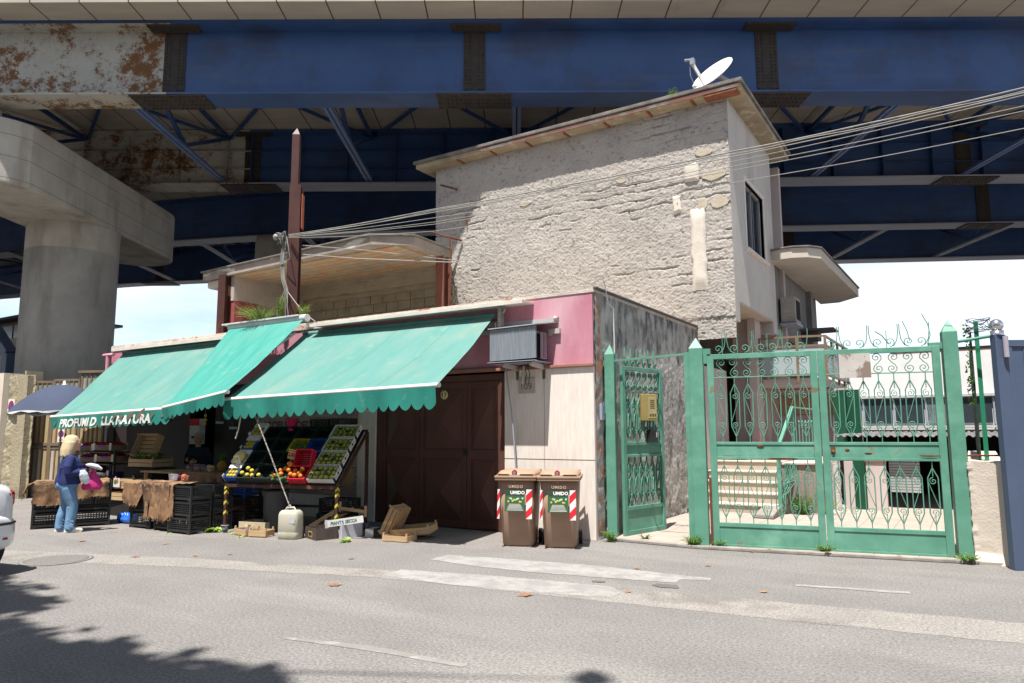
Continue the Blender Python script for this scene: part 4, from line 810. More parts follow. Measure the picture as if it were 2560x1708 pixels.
# rough pillar, pink half walls, green door further back
g=G(); 
def rp(u,v): a=u*2*PI; return (2.42+.09*math.cos(a)*(1+.2*nf(math.cos(a)*2,v*6,2)),5.95+.09*math.sin(a),v*1.0+.0)
g.grid(rp,14,24); tag(g.build('rough_pillar',mat('rough_white_render',(.62,.60,.57),(.3,.28,.26),30,rough=.95,bump=1,bsc=40)),'slim rough white pillar behind the middle of the driveway gate','pillar')
g=G(); g.box(2.55,6.2,0,2.72,6.3,.98); g.box(2.95,6.2,0,3.3,6.35,.98); g.box(2.93,6.17,.981,3.32,6.38,1.01,1)
tag(g.build('garden_half_wall',[pinkw,mat('brick_coping',(.30,.12,.08),None)]),'pale pink half walls flanking a dark green door in the yard','wall')
g=G(); g.box(2.72,6.25,0,2.95,6.3,1.3); tag(g.build('green_yard_door',mat('dark_green_panel',(0,0,0))),'narrow dark green metal door between pink half walls','door')
gar=thing('garage_roof','low garage with corrugated roof and dark open front at the end of the yard','garage',(4.5,8,0))
g=G()
def cor(u,v): x=2.3+u*6; return (x,6.6+v*4.6,1.48+.02*math.sin(u*2*PI*45)+.08*v)
g.grid(cor,360,2); g.build('corrugated_sheet',mat('corrugated_grey',(.17,.165,.17),(.10,.098,.10),3,rough=.7,c3=(.25,.25,.26),s3=5,l3=.55,h3=.6),gar)
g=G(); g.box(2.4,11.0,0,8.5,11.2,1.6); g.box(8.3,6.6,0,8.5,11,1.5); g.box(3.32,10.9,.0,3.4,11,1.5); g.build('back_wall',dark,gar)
g=G()
for k in range(16): g.box(3.3,6.9+.001*k,.35+.055*k,3.85,6.93,.395+.055*k)
g.build('slatted_shutter',mat('grey_slats',(.42,.42,.42),(.34,.34,.34),3),gar)
wb=thing('office_building','long white two band building with a strip of windows behind the yard','building',(5,46,0))
wbm=mat('bright_white_render',(.74,.73,.72),(.66,.65,.64),1,rough=.9)
g=G(); g.box(-6,46,0,30,58,1.35); g.box(-3.5,46,1.35,30,58,3.9); g.build('lower_wall',mat('white_lower',(.62,.61,.61),(.5,.49,.48),2,rough=.9),wb)
g=G(); g.box(-3.5,45.9,3.9,30,58,6.75); g.build('wall',wbm,wb)
g=G(); g.box(-3.5,45.7,3.78,30,45.9,3.95); g.box(-3.5,45.7,1.75,30,45.9,1.9); g.build('cornice',mat('grey_cornice',(.5,.5,.5),None),wb)
g=G(); g.box(.6,45.92,6.752,30,58,6.9); g.box(.5,45.88,6.9,30,58,7.05,1); g.build('roof',[mat('pinkish_soffit',(.45,.34,.29),None),dark],wb)
for k in range(11):
    x=-3.2+1.9*k; g=G(); g.box(x,45.88,2.05,x+1.7,45.95,3.7); w_=g.build('window',glass if k%3 else mat('grey_glass',(.12,.13,.15),(.2,.21,.23),2,rough=.2),wb); f=G(); f.box(x-.13,45.84,2.0,x-.03,45.94,3.75); f.build('window_frame',steel_grey,w_)
g=G(); g.box(-3.5,45.6,.2,16,45.85,1.15); g.build('brick_band',mat('dark_brick',(.11,.075,.06),(.07,.05,.04),8,stripe=[(2,.2,.03,(.16,.14,.12),0),(0,.5,.03,(.16,.14,.12),0)]),wb)
g=G(); g.box(-16,60,0,-6,70,6); tag(g.build('distant_shed',mat('grey_far',(.35,.34,.33),None)),'plain grey shed far behind the yard','building')

# ================= RIGHT END: STUB WALL, SCREEN, BLUE GATE =================
cream=mat('cream_render',(.62,.55,.47),(.54,.47,.40),1.5,rough=.9,bump=.35,bsc=35,c3=(.42,.35,.28),s3=2,l3=.6,h3=.75)
g=G()
def stub(u,v):
    z=v*1.2; pts=[(4.70,6),(4.70,.82),(5.06,.70),(5.12,6)]; 
    k=u*3; i=min(2,int(k)); t=k-i; x=pts[i][0]+(pts[i+1][0]-pts[i][0])*t; y=pts[i][1]+(pts[i+1][1]-pts[i][1])*t
    e=.03*nf(z*5,y*2,4)+.015*nf(z*18,y*6,1) if (i==0 or (i==1 and t<.15)) else .006*nf(x*6,z*6)
    if z<.12 : y-=.08*(1-z/.12); x+= .05*(1-z/.12)*(1 if t>.6 else 0)
    return (x-abs(e),y-e*.3,z)
g.grid(stub,90,60); g.prism([(4.70,.83),(5.06,.71),(5.12,6),(4.70,6)],1.18,1.215); st_=tag(g.build('stub_wall',cream),'thick cream rendered wall stub with broken edge right of the driveway gate','wall')
scr=thing('screen_panel','tall narrow dark green screen with ivy and barbed wire on the stub wall','screen',(4.9,1.1,1.2))
g=G(); g.box(4.88,1.0,1.22,4.93,1.06,2.98); g.build('post',mat('mid_green_steel',(.015,.17,.09),(.02,.2,.1),4,rough=.5),scr); g=G(); g.box(4.83,1.07,1.22,4.85,5.5,2.85); g.build('panel',mat('dark_green_mesh',(.02,.06,.035),(.012,.035,.022),12,rough=.8,stripe=[(1,.08,.02,(.01,.02,.015),0)]),scr)
g=G(); rn=random.Random(4)
for k in range(150):
    z=rn.uniform(1.9,2.95); c=Vector((4.80+rn.uniform(-.04,.03),1.02+rn.uniform(-.02,.12),z)); a=rn.uniform(0,6.28); s=rn.uniform(.01,.022); d=Vector((math.cos(a),math.sin(a)*.4,math.sin(a*2))); e=d.cross(Vector((.3,1,.2))).normalized(); d=d*s;e=e*s
    g.add([c-d,c+e*.6,c+d,c-e*.6],[(0,1,2,3)])
g.build('ivy',leafg,scr)
g=G()
for k in range(7):
    pts=[]; ph=rn.uniform(0,6)
    for j in range(14): a=j*.5+ph; pts.append((4.93+.13*math.cos(a)+rn.uniform(-.02,.02),1.02+.06*math.sin(a),2.93+.08*math.sin(a*.7+k)+rn.uniform(-.02,.02)))
    g.tube(pts,.004,4)
g.build('barbed_wire',mat('dark_wire',(.04,.04,.035),None),scr)
navy=mat('slate_blue_gate_paint',(.075,.10,.16),(.06,.085,.14),1.5,rough=.45,c3=(.12,.14,.2),s3=3,l3=.66,h3=.75)
bg_=thing('blue_gate','dark slate blue sheet metal gate at the right edge, chrome ball on its post','gate',(5.05,.42,0),R(30.5))
m2('panel',bg_,navy,(.12,-.02,.05,2.6,.02,2.58)); m2('frame',bg_,navy,(.0,-.05,.0,.13,.05,2.72),(.13,-.04,2.58,2.6,.04,2.66),(.13,-.035,.05,.2,.035,2.58),(.33,-.028,.06,.345,.0,2.56))
g=G(); g.ell((.06,0,2.84),.075,20,12); g.lathe([(.05,2.72),(.05,2.77),(.07,2.775),(.07,2.72)],16,0,c=(.06,0)); g.build('chrome_ball',mat('chrome',(.6,.6,.62),None,metal=.9,rough=.2),bg_,local=True)
g=G(); g.tube([(.1,-.08,2.45),(.1,-.08,2.7)],.03,10); g.build('lamp_tube',mat('lilac_grey_plastic',(.35,.32,.38),None),bg_,local=True)
g=G(); g.tube([(.36,-.04,.95),(.36,-.08,.98),(.36,-.08,1.1),(.36,-.04,1.13)],.015,8); g.build('handle',black,bg_,local=True)
g=G(); g.box(.3,-.031,.02,.9,-.021,.28); g.build('bottom_plate',navy,bg_,local=True)

# ================= LEFT END: BROWN GATE, CREAM WALL, HOUSE =================
lw=thing('boundary_wall','cream and greenish rendered wall end with a no parking sign, left of the brown gate','wall',(-16,-1,0))
g=G(); g.box(-20,-1.35,0,-15.86,-.9,3.12); g.build('cream_wall',mat('pale_cream_render',(.66,.60,.50),(.58,.52,.43),2,rough=.9,bump=.2,bsc=20),lw)
g=G()
def pw(u,v): x=-15.85+u*.87; z=v*3.08; return (x,-1.22+u*.22+.03*nf(x*3,z*3,2)+.012*nf(x*12,z*12),z-.03*u)
g.grid(pw,40,90); g.box(-15.8,-1.15,0,-15.05,-.95,3.03); g.box(-15.8,-.9,0,-15.72,-.5,3.2); g.build('pillar',mat('greenish_render',(.36,.32,.22),(.30,.26,.18),2,rough=.95,bump=.7,bsc=18,c3=(.2,.17,.13),s3=1.5,l3=.55,h3=.7,c4=(.46,.42,.33),s4=3,l4=.58,h4=.66),lw)
def nopark(M,s,lab,strip=False):
    g=G(); h=.19 if not strip else .36; g.box(-.17*s,-.0,-h*s,.17*s,.006,h*s*(1 if not strip else .55),0,M)
    cz=0 if not strip else .0
    def disc(r,y,mi): g.prism([(r*math.cos(2*PI*k/28),cz+r*math.sin(2*PI*k/28)) for k in range(28)],y,y+.002,mi,M@Matrix.Rotation(R(90),4,'X'))
    disc(.155*s,.001,1); disc(.115*s,.0035,2); g.box(-.13*s,-.0085,-.014*s,.13*s,-.006,.014*s,1,M@Matrix.Rotation(R(-45) if 0 else R(45),4,'Y'))
    if strip: g.box(-.1*s,-.003,-.3*s,.1*s,-.001,-.27*s,1,M); g.box(-.1*s,-.003,-.24*s,.1*s,-.001,-.225*s,1,M)
    return tag(g.build('no_parking_sign',[white,mat('sign_red',(.5,.03,.03),None),mat('sign_blue',(.03,.07,.3),None)]),lab,'sign')
nopark(Matrix.Translation((-15.6,-1.24,2.26)),1,'square no parking sign on the greenish wall pillar')
nopark(Matrix.Translation((-14.52,-.53,1.58))@Matrix.Rotation(R(21),4,'Z'),.55,'small no parking sticker with a red line, on the brown gate',True)
bgt=thing('brown_gate','tall brown framed yard gate with narrow glazed strips, some yellowed','gate',(-14.5,-.45,0),R(21.1))
bf=mat('brown_gate_frame',(.20,.145,.095),(.16,.11,.07),4,rough=.6)
gp1=mat('grey_glass_strip',(.26,.29,.27),(.19,.21,.2),3,rough=.35,c3=(.45,.42,.36),s3=4,l3=.62,h3=.66,st3=(3,3,.5)); gp2=mat('yellowed_glass_strip',(.42,.33,.18),(.34,.26,.14),3,rough=.5,c3=(.45,.35,.25),s3=5,l3=.6,h3=.66); gp3=mat('pale_strip',(.50,.44,.38),None,rough=.6)
# local u from -1.18 to 1.12
def bgp(u0,u1,zt):
    for (a,b,c,d) in ((u0,0.03,u0+.05,zt),(u1-.05,.03,u1,zt),(u0+.05,.03,u1-.05,.09),(u0+.05,1.28,u1-.05,1.36),(u0+.05,1.20,u1-.05,1.23),(u0+.05,2.3,u1-.05,2.34),(u0+.05,zt-.06,u1-.05,zt)): m2('frame_bar',bgt,bf,(a,-.03,b,c,.03,d))
    n=5; w_=(u1-u0-.1)/n
    for zr,(z0,z1) in enumerate(((.09,1.20),(1.36,2.3),(2.34,zt-.06))):
        for k in range(n):
            x=u0+.05+k*w_
            m_=gp1 if zr==2 else (gp2 if zr==1 else (gp1,gp3,gp2,gp1)[(k+int(u0*9))%4])
            m2('glazed_strip',bgt,m_,(x+.018,-.012,z0,x+w_-.018,.012,z1),bev=0); m2('mullion',bgt,bf,(x-.02,-.028,z0,x+.017,.028,z1),bev=0)
bgp(-1.2,-.42,2.92); bgp(-.42,.36,2.96); bgp(.38,1.12,3.12)
m2('frame_bar',bgt,bf,(.3,-.06,3.1,1.2,.06,3.16))
um=thing('beach_umbrella','open navy blue beach umbrella leaning beside the left awning','umbrella',(-13.15,-1.2,0))
nav=mat('faded_navy_canvas',(.06,.078,.13),(.05,.065,.11),1.5,rough=.85,trans=.15)
def ub(u,v):
    n=8; a=u*2*PI; k=(u*n)%1; r=1.12*v; sagr=1-.06*math.sin(PI*k)*v; z=2.72-.66*v**1.9+.03*math.sin(PI*k)*v
    return (-13.15+r*sagr*math.cos(a)*1.0,-1.2+r*sagr*math.sin(a),z-.12*(r*math.cos(a)*-0.15))
g=G(); g.grid(ub,64,14); g.build('canopy',nav,um)
g=G()
def ub2(u,v): p=Vector(ub(u,1)); return (p.x,p.y,p.z-.02*v-.07*v*0)
g.grid(lambda u,v:(lambda p:(p[0],p[1],p[2]-.035*v*(1+.5*math.sin(u*2*PI*16))))(ub(u,1)),64,2); g.build('white_trim',white,um)
g=G(); g.tube([(-13.15,-1.2,2.7),(-13.15,-1.2,.0)],.02,8); g.build('pole',steel_grey,um)
g=G(); g.lathe([(.0,2.82),(.03,2.80),(.03,2.74),(.05,2.72),(.05,2.70)],10,0,c=(-13.15,-1.2)); g.build('tip',white,um)
g=G()
for k in range(8): g.tube([ub(k/8,.02),ub(k/8,.5),ub(k/8,1)],.008,4)
g.v=[(x,y,z-.012) for x,y,z in g.v]; g.build('rib',steel_grey,um)
by=thing('steel_frame_post','dark blue steel post with a bolted elbow behind the left wall','post',(-21.2,1,0))
g=G(); g.bar((-21.25,1,0),(-21.25,1,4.15),.36,.36); g.bar((-21.25,1,4.1),(-22.6,1,5.1),.34,.34); g.build('post',navy,by,bev=.02); g=G(); g.tube([(-21.75,.8,4.62),(-21.75,.75,4.62)],.11,12); g.build('bolt_plate',gp3,by)
lh=thing('pale_house','pale far house with a roof terrace room and chimney at the left edge','house',(-43,11,0))
g=G(); g.box(-60,10,0,-40.7,20,6.4); g.box(-60,9.7,6.4,-40.9,20,7.1); g.build('wall',mat('pale_cream_render',(0,0,0)),lh); g=G(); g.box(-60,9.6,6.3,-40.8,9.95,6.42); g.build('red_band',mat('red_band',(.35,.08,.05),None),lh)
g=G(); g.box(-60,10.5,7.1,-42,15,8.3); g.build('roof_room',mat('brown_room',(.22,.12,.08),None),lh); g=G(); g.box(-45.2,10.45,7.3,-43.9,10.49,8.1); g.box(-43.7,10.45,7.3,-42.5,10.49,8.1); g.box(-41.9,10.4,7.1,-41.0,10.45,7.9); g.build('window',mat('sky_glass',(.35,.42,.46),None,rough=.15),lh)
g=G(); g.box(-60,9.8,8.32,-40.9,15.5,8.48); g.build('roof',mat('dark_tile',(.1,.1,.1)),lh); g=G(); g.tube([(-43.6,11,8.4),(-43.6,11,9.6)],.16,10); g.tube([(-43.6,11,9.6),(-43.6,11,9.85)],.24,10); g.build('chimney',white,lh)
g=G()
g.tube([(-16.2,7,0),(-16.2,7,5.5)],.02,5)
for k in range(4): g.tube([(-16.5+.15*k,7,5.4),(-16.5+.15*k,7.0,5.25)],.008,4)
g.tube([(-16.6,7,5.4),(-15.95,7,5.35)],.01,4); tag(g.build('tv_aerial',steel_grey),'thin television aerial against the sky behind the pink corner','aerial')
# ================= PEOPLE =================
skin=mat('skin',(.55,.33,.24),(.48,.27,.19),6,rough=.55); 
def person(root,M,top,legsm,hairm,shoem,hair='bob',sitout=None,apron=None):
    def B(g,name,m,rm=.011,sm=3,par=None):
        g.v=[tuple(M@Vector(v)) for v in g.v]; return g.build(name,m,par or root,remesh=rm,smooth=sm)
    X=(1,0,0)
    # body: head, neck, forearms, hands (one surface)
    g=G(); g.ell((.045,0,1.475),(.098,.076,.122),20,14); g.ell((.07,0,1.415),(.062,.052,.055),14,8)
    g.limb([(-.0,0,1.26),(.015,0,1.36),(.03,0,1.43)],[.062,.056,.058],14)
    g.limb([(.132,0,1.485),(.160,0,1.452),(.142,0,1.440)],[.012,.017,.012],8)      # nose
    g.ell((.128,0,1.408),(.016,.026,.010),10,6); g.ell((.118,0,1.373),(.024,.028,.022),10,6)
    for s in (-1,1): g.ell((.035,s*.078,1.462),(.02,.012,.032),8,6); g.ell((.118,s*.032,1.488),(.018,.022,.012),8,6)
    g.loft([((0,0,.82),.13,.16,(0,0,1),X),((0,0,1.0),.12,.15,(0,0,1),X),((0,0,1.22),.12,.17,(0,0,1),X),((0,0,1.29),.06,.08,(0,0,1),X)],16)
    for s in (-1,1):
        fw=(.27,s*.10,1.035 if s<0 else 1.0)
        g.limb([(-.0,s*.19,1.20),(-.035,s*.235,1.02),(.03,s*.215,.965)],[.05,.042,.038],10); g.limb([(.03,s*.215,.965),(.16,s*.15,1.0),fw],[.038,.032,.026],10)
        w_=Vector(fw); d=Vector((.8,-s*.35,.02)).normalized(); side_=Vector((0,0,1)); 
        g.limb([w_,w_+d*.04,w_+d*.085],[.026,.036,.032],10,sq=(.62,1.1),xd=(0,1,0))
        for k,(ln,off) in enumerate(((.062,.030),(.072,.011),(.068,-.009),(.053,-.028))):
            b0=w_+d*.08+side_*off; b1=b0+d*ln*.5+Vector((0,-s*.008,-.004)); b2=b1+d*ln*.3+Vector((0,-s*.022,-.01)); g.limb([b0,b1,b2],[.0105,.0095,.008],8)
        t0=w_+d*.03+side_*.03; g.limb([t0,t0+d*.035+Vector((0,-s*.01,.02)),t0+d*.06+Vector((0,-s*.03,.018))],[.012,.011,.009],8)
    body=B(g,'body',skin,.0075,2)
    g=G(); 
    for s in (-1,1): g.ell((.134,s*.032,1.487),(.008,.013,.008),8,6)
    g.v=[tuple(M@Vector(v)) for v in g.v]; g.build('eye',mat('eye_dark',(.05,.035,.03),None,rough=.2),body)
    g=G(); g.ell((.143,0,1.407),(.006,.022,.006),8,6); g.v=[tuple(M@Vector(v)) for v in g.v]; g.build('lips',mat('lip',(.4,.12,.1),None),body)
    # hair
    g=G()
    if hair=='bob':
        Z_=(0,0,1); g.loft([((-.0,0,1.627),.02,.02,Z_,X),((-.0,0,1.615),.065,.06,Z_,X),((.0,0,1.585),.10,.088,Z_,X),((-.002,0,1.53),.122,.104,Z_,X),((-.02,0,1.46),.118,.11,Z_,X),((-.038,0,1.39),.108,.116,Z_,X),((-.05,0,1.32),.094,.118,Z_,X),((-.058,0,1.275),.075,.108,Z_,X),((-.06,0,1.262),.045,.08,Z_,X)],28)
        for k in range(22):
            a=PI*.32+PI*1.36*k/21; cx_,cy_=math.cos(a),math.sin(a); g.tube([(.0+.06*cx_,.05*cy_,1.612),(.115*cx_-.005,.106*cy_,1.50),(.112*cx_-.035,.118*cy_,1.38),(.098*cx_-.05,.12*cy_,1.285-.012*(k%3)),(.08*cx_-.05,.105*cy_,1.262-.014*(k%3))],[.006,.012,.012,.011,.004],6)
    else: g.ell((-.0,0,1.52),(.108,.09,.098),20,12); g.ell((-.04,0,1.46),(.075,.088,.09),16,10)
    B(g,'hair',hairm,.009,2)
    # top
    g=G(); g.loft([((-.01,0,.80),.190,.215,(0,0,1),X),((-.005,0,.87),.196,.215,(0,0,1),X),((0,0,.98),.178,.20,(0,0,1),X),((.025,0,1.10),.182,.20,(0,0,1),X),((.015,0,1.19),.145,.200,(0,0,1),X),((.0,0,1.25),.105,.165,(0,0,1),X),((.0,0,1.295),.075,.09,(0,0,1),X)],26)
    for k in range(7):
        z=.84+.035*k; g.limb([(-.165+.01*k,-.06,z),(-.15,-.14,z+.02),(-.05,-.195+.006*k,z+.035)],[.006,.011,.004],6)
    for s in (-1,1):
        fw=Vector((.25,s*.11,1.03 if s<0 else .995))
        g.limb([(.0,s*.165,1.225),(-.035,s*.235,1.09),(-.02,s*.24,.985)],[.075,.072,.062],14); g.limb([(-.02,s*.24,.985),(.10,s*.19,.99),tuple(fw)],[.062,.055,.041],14)
        for k in range(4): t=k/4; p=Vector((-.02,s*.24,.985)).lerp(fw,.15+.2*k); g.limb([p+Vector((0,0,.055)),p+Vector((.01,s*.05,.0)),p+Vector((0,0,-.05))],[.006,.010,.005],6)
    B(g,'sweater',top,.0085,2)
    g=G(); g.loft([((-.0,0,.90),.15,.185,(0,0,1),X),((-.02,0,.82),.178,.20,(0,0,1),X),((-.02,0,.74),.165,.195,(0,0,1),X),((-.01,0,.68),.11,.17,(0,0,1),X)],24)
    feet=[]
    for s,fx in ((-1,.07),(1,-.06)):
        g.limb([(-.01,s*.095,.74),(.02+fx*.3,s*.1,.58),(.035+fx*.6,s*.1,.45),(.0+fx,s*.1,.26),(-.02+fx,s*.1,.12),(-.015+fx,s*.1,.07)],[.115,.105,.088,.080,.070,.076],16); feet.append((fx,s*.1))
        for k,z in enumerate((.62,.5,.46,.40,.2,.15,.11)):
            x0=.02+fx*(.9-z); g.limb([(x0+.07,s*.1+.01*k%.03,z),(x0+.03,s*.1-.075,z-.02),(x0-.05,s*.1-.07,z+.015)],[.006,.012,.005],6)
    g.ell((-.10,-.08,.80),(.085,.085,.10),14,10); g.ell((-.10,.08,.80),(.085,.085,.10),14,10)
    B(g,'trousers',legsm,.0095,2)
    for fx,fy in feet:
        g=G(); g.loft([((fx-.085,fy,.045),.035,.035,(1,0,0),(0,1,0)),((fx-.05,fy,.06),.045,.055,(1,0,0),(0,1,0)),((fx+.02,fy,.06),.045,.055,(1,0,0),(0,1,0)),((fx+.10,fy,.045),.05,.04,(1,0,0),(0,1,0)),((fx+.16,fy,.035),.042,.030,(1,0,0),(0,1,0)),((fx+.185,fy,.03),.02,.02,(1,0,0),(0,1,0))],14)
        g.box(fx-.09,fy-.042,.0,fx+.17,fy+.042,.025); B(g,'shoe',shoem,.008,2)
    if apron:
        g=G(); g.loft([((.02,0,.55),.19,.21,(0,0,1),X),((.02,0,.86),.19,.215,(0,0,1),X),((.03,0,.95),.175,.20,(0,0,1),X)],20); B(g,'apron',apron,.012,2)
denim=mat('light_denim',(.15,.27,.42),(.10,.20,.34),5,rough=.9,c3=(.26,.38,.52),s3=7,l3=.55,h3=.7,bump=.2,bsc=60)
wom=thing('person','blonde woman in navy sweater and light jeans, facing the shop with a pink bag','person',(-7.78,-3.62,0),R(66))
person(wom,Matrix.Translation((-7.78,-3.62,0))@Matrix.Rotation(R(66),4,'Z')@Matrix.Scale(.965,4),mat('navy_knit',(.022,.032,.12),(.016,.024,.09),3,rough=.9,bump=.3,bsc=80),denim,mat('blonde_hair',(.60,.49,.32),(.47,.36,.21),14,rough=.6,st=(1,1,.12),bump=.5,bsc=60,bst=(1,1,.08)),mat('white_trainers',(.68,.64,.58),(.5,.47,.42),8,rough=.7))
MW=Matrix.Translation((-7.78,-3.62,0))@Matrix.Rotation(R(66),4,'Z')
kee=thing('person','shopkeeper in dark clothes and white apron, standing in the dark doorway','person',(-9.15,-.35,0),R(-60))
person(kee,Matrix.Translation((-9.15,-.35,0))@Matrix.Rotation(R(-60),4,'Z'),mat('dark_navy_cloth',(.02,.025,.05),None,rough=.9),mat('dark_trousers',(.02,.02,.025),None),mat('grey_white_hair',(.5,.48,.45),(.35,.33,.31),20),black,'short',apron=mat('apron_white',(.45,.45,.46),None))
pinkb=mat('pink_plastic_bag',(.72,.06,.30),(.58,.04,.22),9,rough=.35,trans=.35,bump=.4,bsc=14)
g=G(); rn=random.Random(2)
def bagf(u,v):
    a=u*2*PI; w_=[.02,.035,.05,.085,.105,.115,.11,.1][min(7,int(v*7.99))]; q=v*7-int(v*7) if v<1 else 0
    ws=[.018,.03,.05,.075,.10,.125,.14,.145,.12]; i=min(7,int(v*8)); w_=ws[i]+(ws[i+1]-ws[i])*(v*8-i)
    return M_(( .34+w_*1.0*math.cos(a)*(1+.12*math.sin(5*a+v*5)),-.09+w_*.45*math.sin(a),1.0-v*.33+.012*math.sin(3*a)*v*(1-v)))
M_=lambda p: tuple(MW@Vector(p))
g.grid(bagf,36,20); g.tube([M_((.32,-.09,.99)),M_((.31,-.09,1.03)),M_((.35,-.09,1.02))],.012,6); g.build('carrier_bag',pinkb); o=bpy.data.objects['carrier_bag']; tag(o,'crumpled bright pink plastic bag hanging from the woman\'s hand','bag')
g=G(); g.loft([((.22,-.13,1.08),.05,.012,(1,0,-.25),(0,1,0)),((.28,-.13,1.075),.075,.035,(1,0,-.3),(0,1,0)),((.38,-.13,1.045),.08,.04,(1,0,-.35),(0,1,0)),((.46,-.13,1.0),.05,.02,(1,0,-.4),(0,1,0))],16); g.v=[tuple(MW@Vector(v)) for v in g.v]
wp=mat('white_bundle',(.62,.66,.72),(.5,.54,.6),7,rough=.7,bump=.4,bsc=20)
tag(g.build('white_pouch',wp,remesh=.01,smooth=2),'folded white cloth bundle resting on the woman\'s forearm','pouch')
g=G(); g.loft([((.17,-.2,1.0),.04,.02,(.2,0,-1),(1,0,0)),((.19,-.2,.93),.07,.035,(.2,0,-1),(1,0,0)),((.22,-.19,.84),.07,.035,(.2,0,-1),(1,0,0)),((.25,-.18,.77),.03,.015,(.2,0,-1),(1,0,0))],14); g.v=[tuple(MW@Vector(v)) for v in g.v]
tag(g.build('white_bag',wp,remesh=.01,smooth=2),'small grey white shoulder bag at the woman\'s hip','bag')

# ================= CRATES AND GOODS =================
def lattice(w,d,h,nv=9,nh=3,feet=True,t=.012,solid=False,handle=False):
    g=G(); z0=.03 if feet else 0
    for (x,y) in ((0,0),(w-.03,0),(0,d-.03),(w-.03,d-.03)): g.box(x,y,0,x+.03,y+.03,h)
    for y in (0,d-t):
        for z in (z0,h-.035): g.box(.03,y,z,w-.03,y+t,z+.035)
        for k in range(nh): z=z0+.035+(h-.07-z0)*(k+1)/(nh+1); g.box(.03,y+.001,z-.005,w-.03,y+t-.001,z+.005)
        for k in range(nv): x=.03+(w-.06)*(k+1)/(nv+1); g.box(x-.004,y+.002,z0+.03,x+.004,y+t-.002,h-.03)
    nd=max(3,int(nv*d/w))
    for x in (0,w-t):
        for z in (z0,h-.035): g.box(x,.03,z,x+t,d-.03,z+.035)
        for k in range(nh): z=z0+.035+(h-.07-z0)*(k+1)/(nh+1); g.box(x+.001,.03,z-.005,x+t-.001,d-.03,z+.005)
        for k in range(nd): y=.03+(d-.06)*(k+1)/(nd+1); g.box(x+.002,y-.004,z0+.03,x+t-.002,y+.004,h-.03)
    if solid: g.box(.01,.008,z0+.02,w-.01,.010,h-.02); g.box(.008,.01,z0+.02,.010,d-.01,h-.02); g.box(w-.010,.01,z0+.02,w-.008,d-.01,h-.02); g.box(.01,d-.010,z0+.02,w-.01,d-.008,h-.02)
    n=8
    for k in range(n): y=d*(k+.5)/n; g.box(.01,y-.01,z0,w-.01,y+.01,z0+.01)
    if feet:
        for x in (.03,w-.1): g.add([(x,0,.03),(x+.07,0,.03),(x+(.0 if x<.1 else .07),0,.0),(x,.012,.03),(x+.07,.012,.03),(x+(.0 if x<.1 else .07),.012,.0)],[(0,2,1),(3,4,5),(0,1,4,3),(1,2,5,4),(2,0,3,5)])
    return g
def crateset(proto,M,lab,grp,name='plastic_crate'):
    o=proto.copy(); col.objects.link(o); o.matrix_world=M; tag(o,lab,'crate',grp); return o
cr0=lattice(.575,.38,.25,11,4).build('plastic_crate',black); usedp=False
def crate(M,lab,grp,pr=None):
    global usedp
    if pr is None and not usedp: usedp=True; cr0.matrix_world=M; tag(cr0,lab,'crate',grp); return cr0
    return crateset(pr or cr0,M,lab,grp)
MA=Tz(-8.62,-3.76,0,R(62.8)); lv=['bottom','middle','top']
for c in range(2):
    for l in range(3):
        for b in range(2):
            if b==1 and l<1 and c==0: pass
            crate(MA@Matrix.Translation((.585*c,.39*b,.252*l)),'%s black crate, %s %s stack under the left burlap'%(lv[l],('near','far')[c],('front','rear')[b]),'black crates under the left burlap')
for si,(x,y,rz) in enumerate(((-7.50,-2.72,2),(-6.88,-2.66,-4),(-6.31,-2.78,1))):
    for l in range(3): crate(Tz(x,y,.252*l,R(rz)),'%s black crate, %s stack of the middle display'%(lv[l],('leftmost','centre','rightmost')[si]),'black crates of the middle display')
for l in range(3): crate(Tz(-6.33,-2.36,.252*l,R(1)),'%s black crate behind the rightmost stack of the middle display'%lv[l],'black crates of the middle display')
blc=mat('blue_plastic',(.015,.08,.32),(.02,.06,.25),5,rough=.4)
o=lattice(.4,.35,.25,7,3).build('plastic_crate',blc); o.location=(-6.15,-1.75,.50); tag(o,'blue plastic crate on black ones in the gap left of the fruit cart','crate')
for l in range(2): crate(Tz(-6.25,-1.8,.252*l-.0,0),'black crate, %s one under the blue crate'%('lower','upper')[l],'black crates under the blue crate')
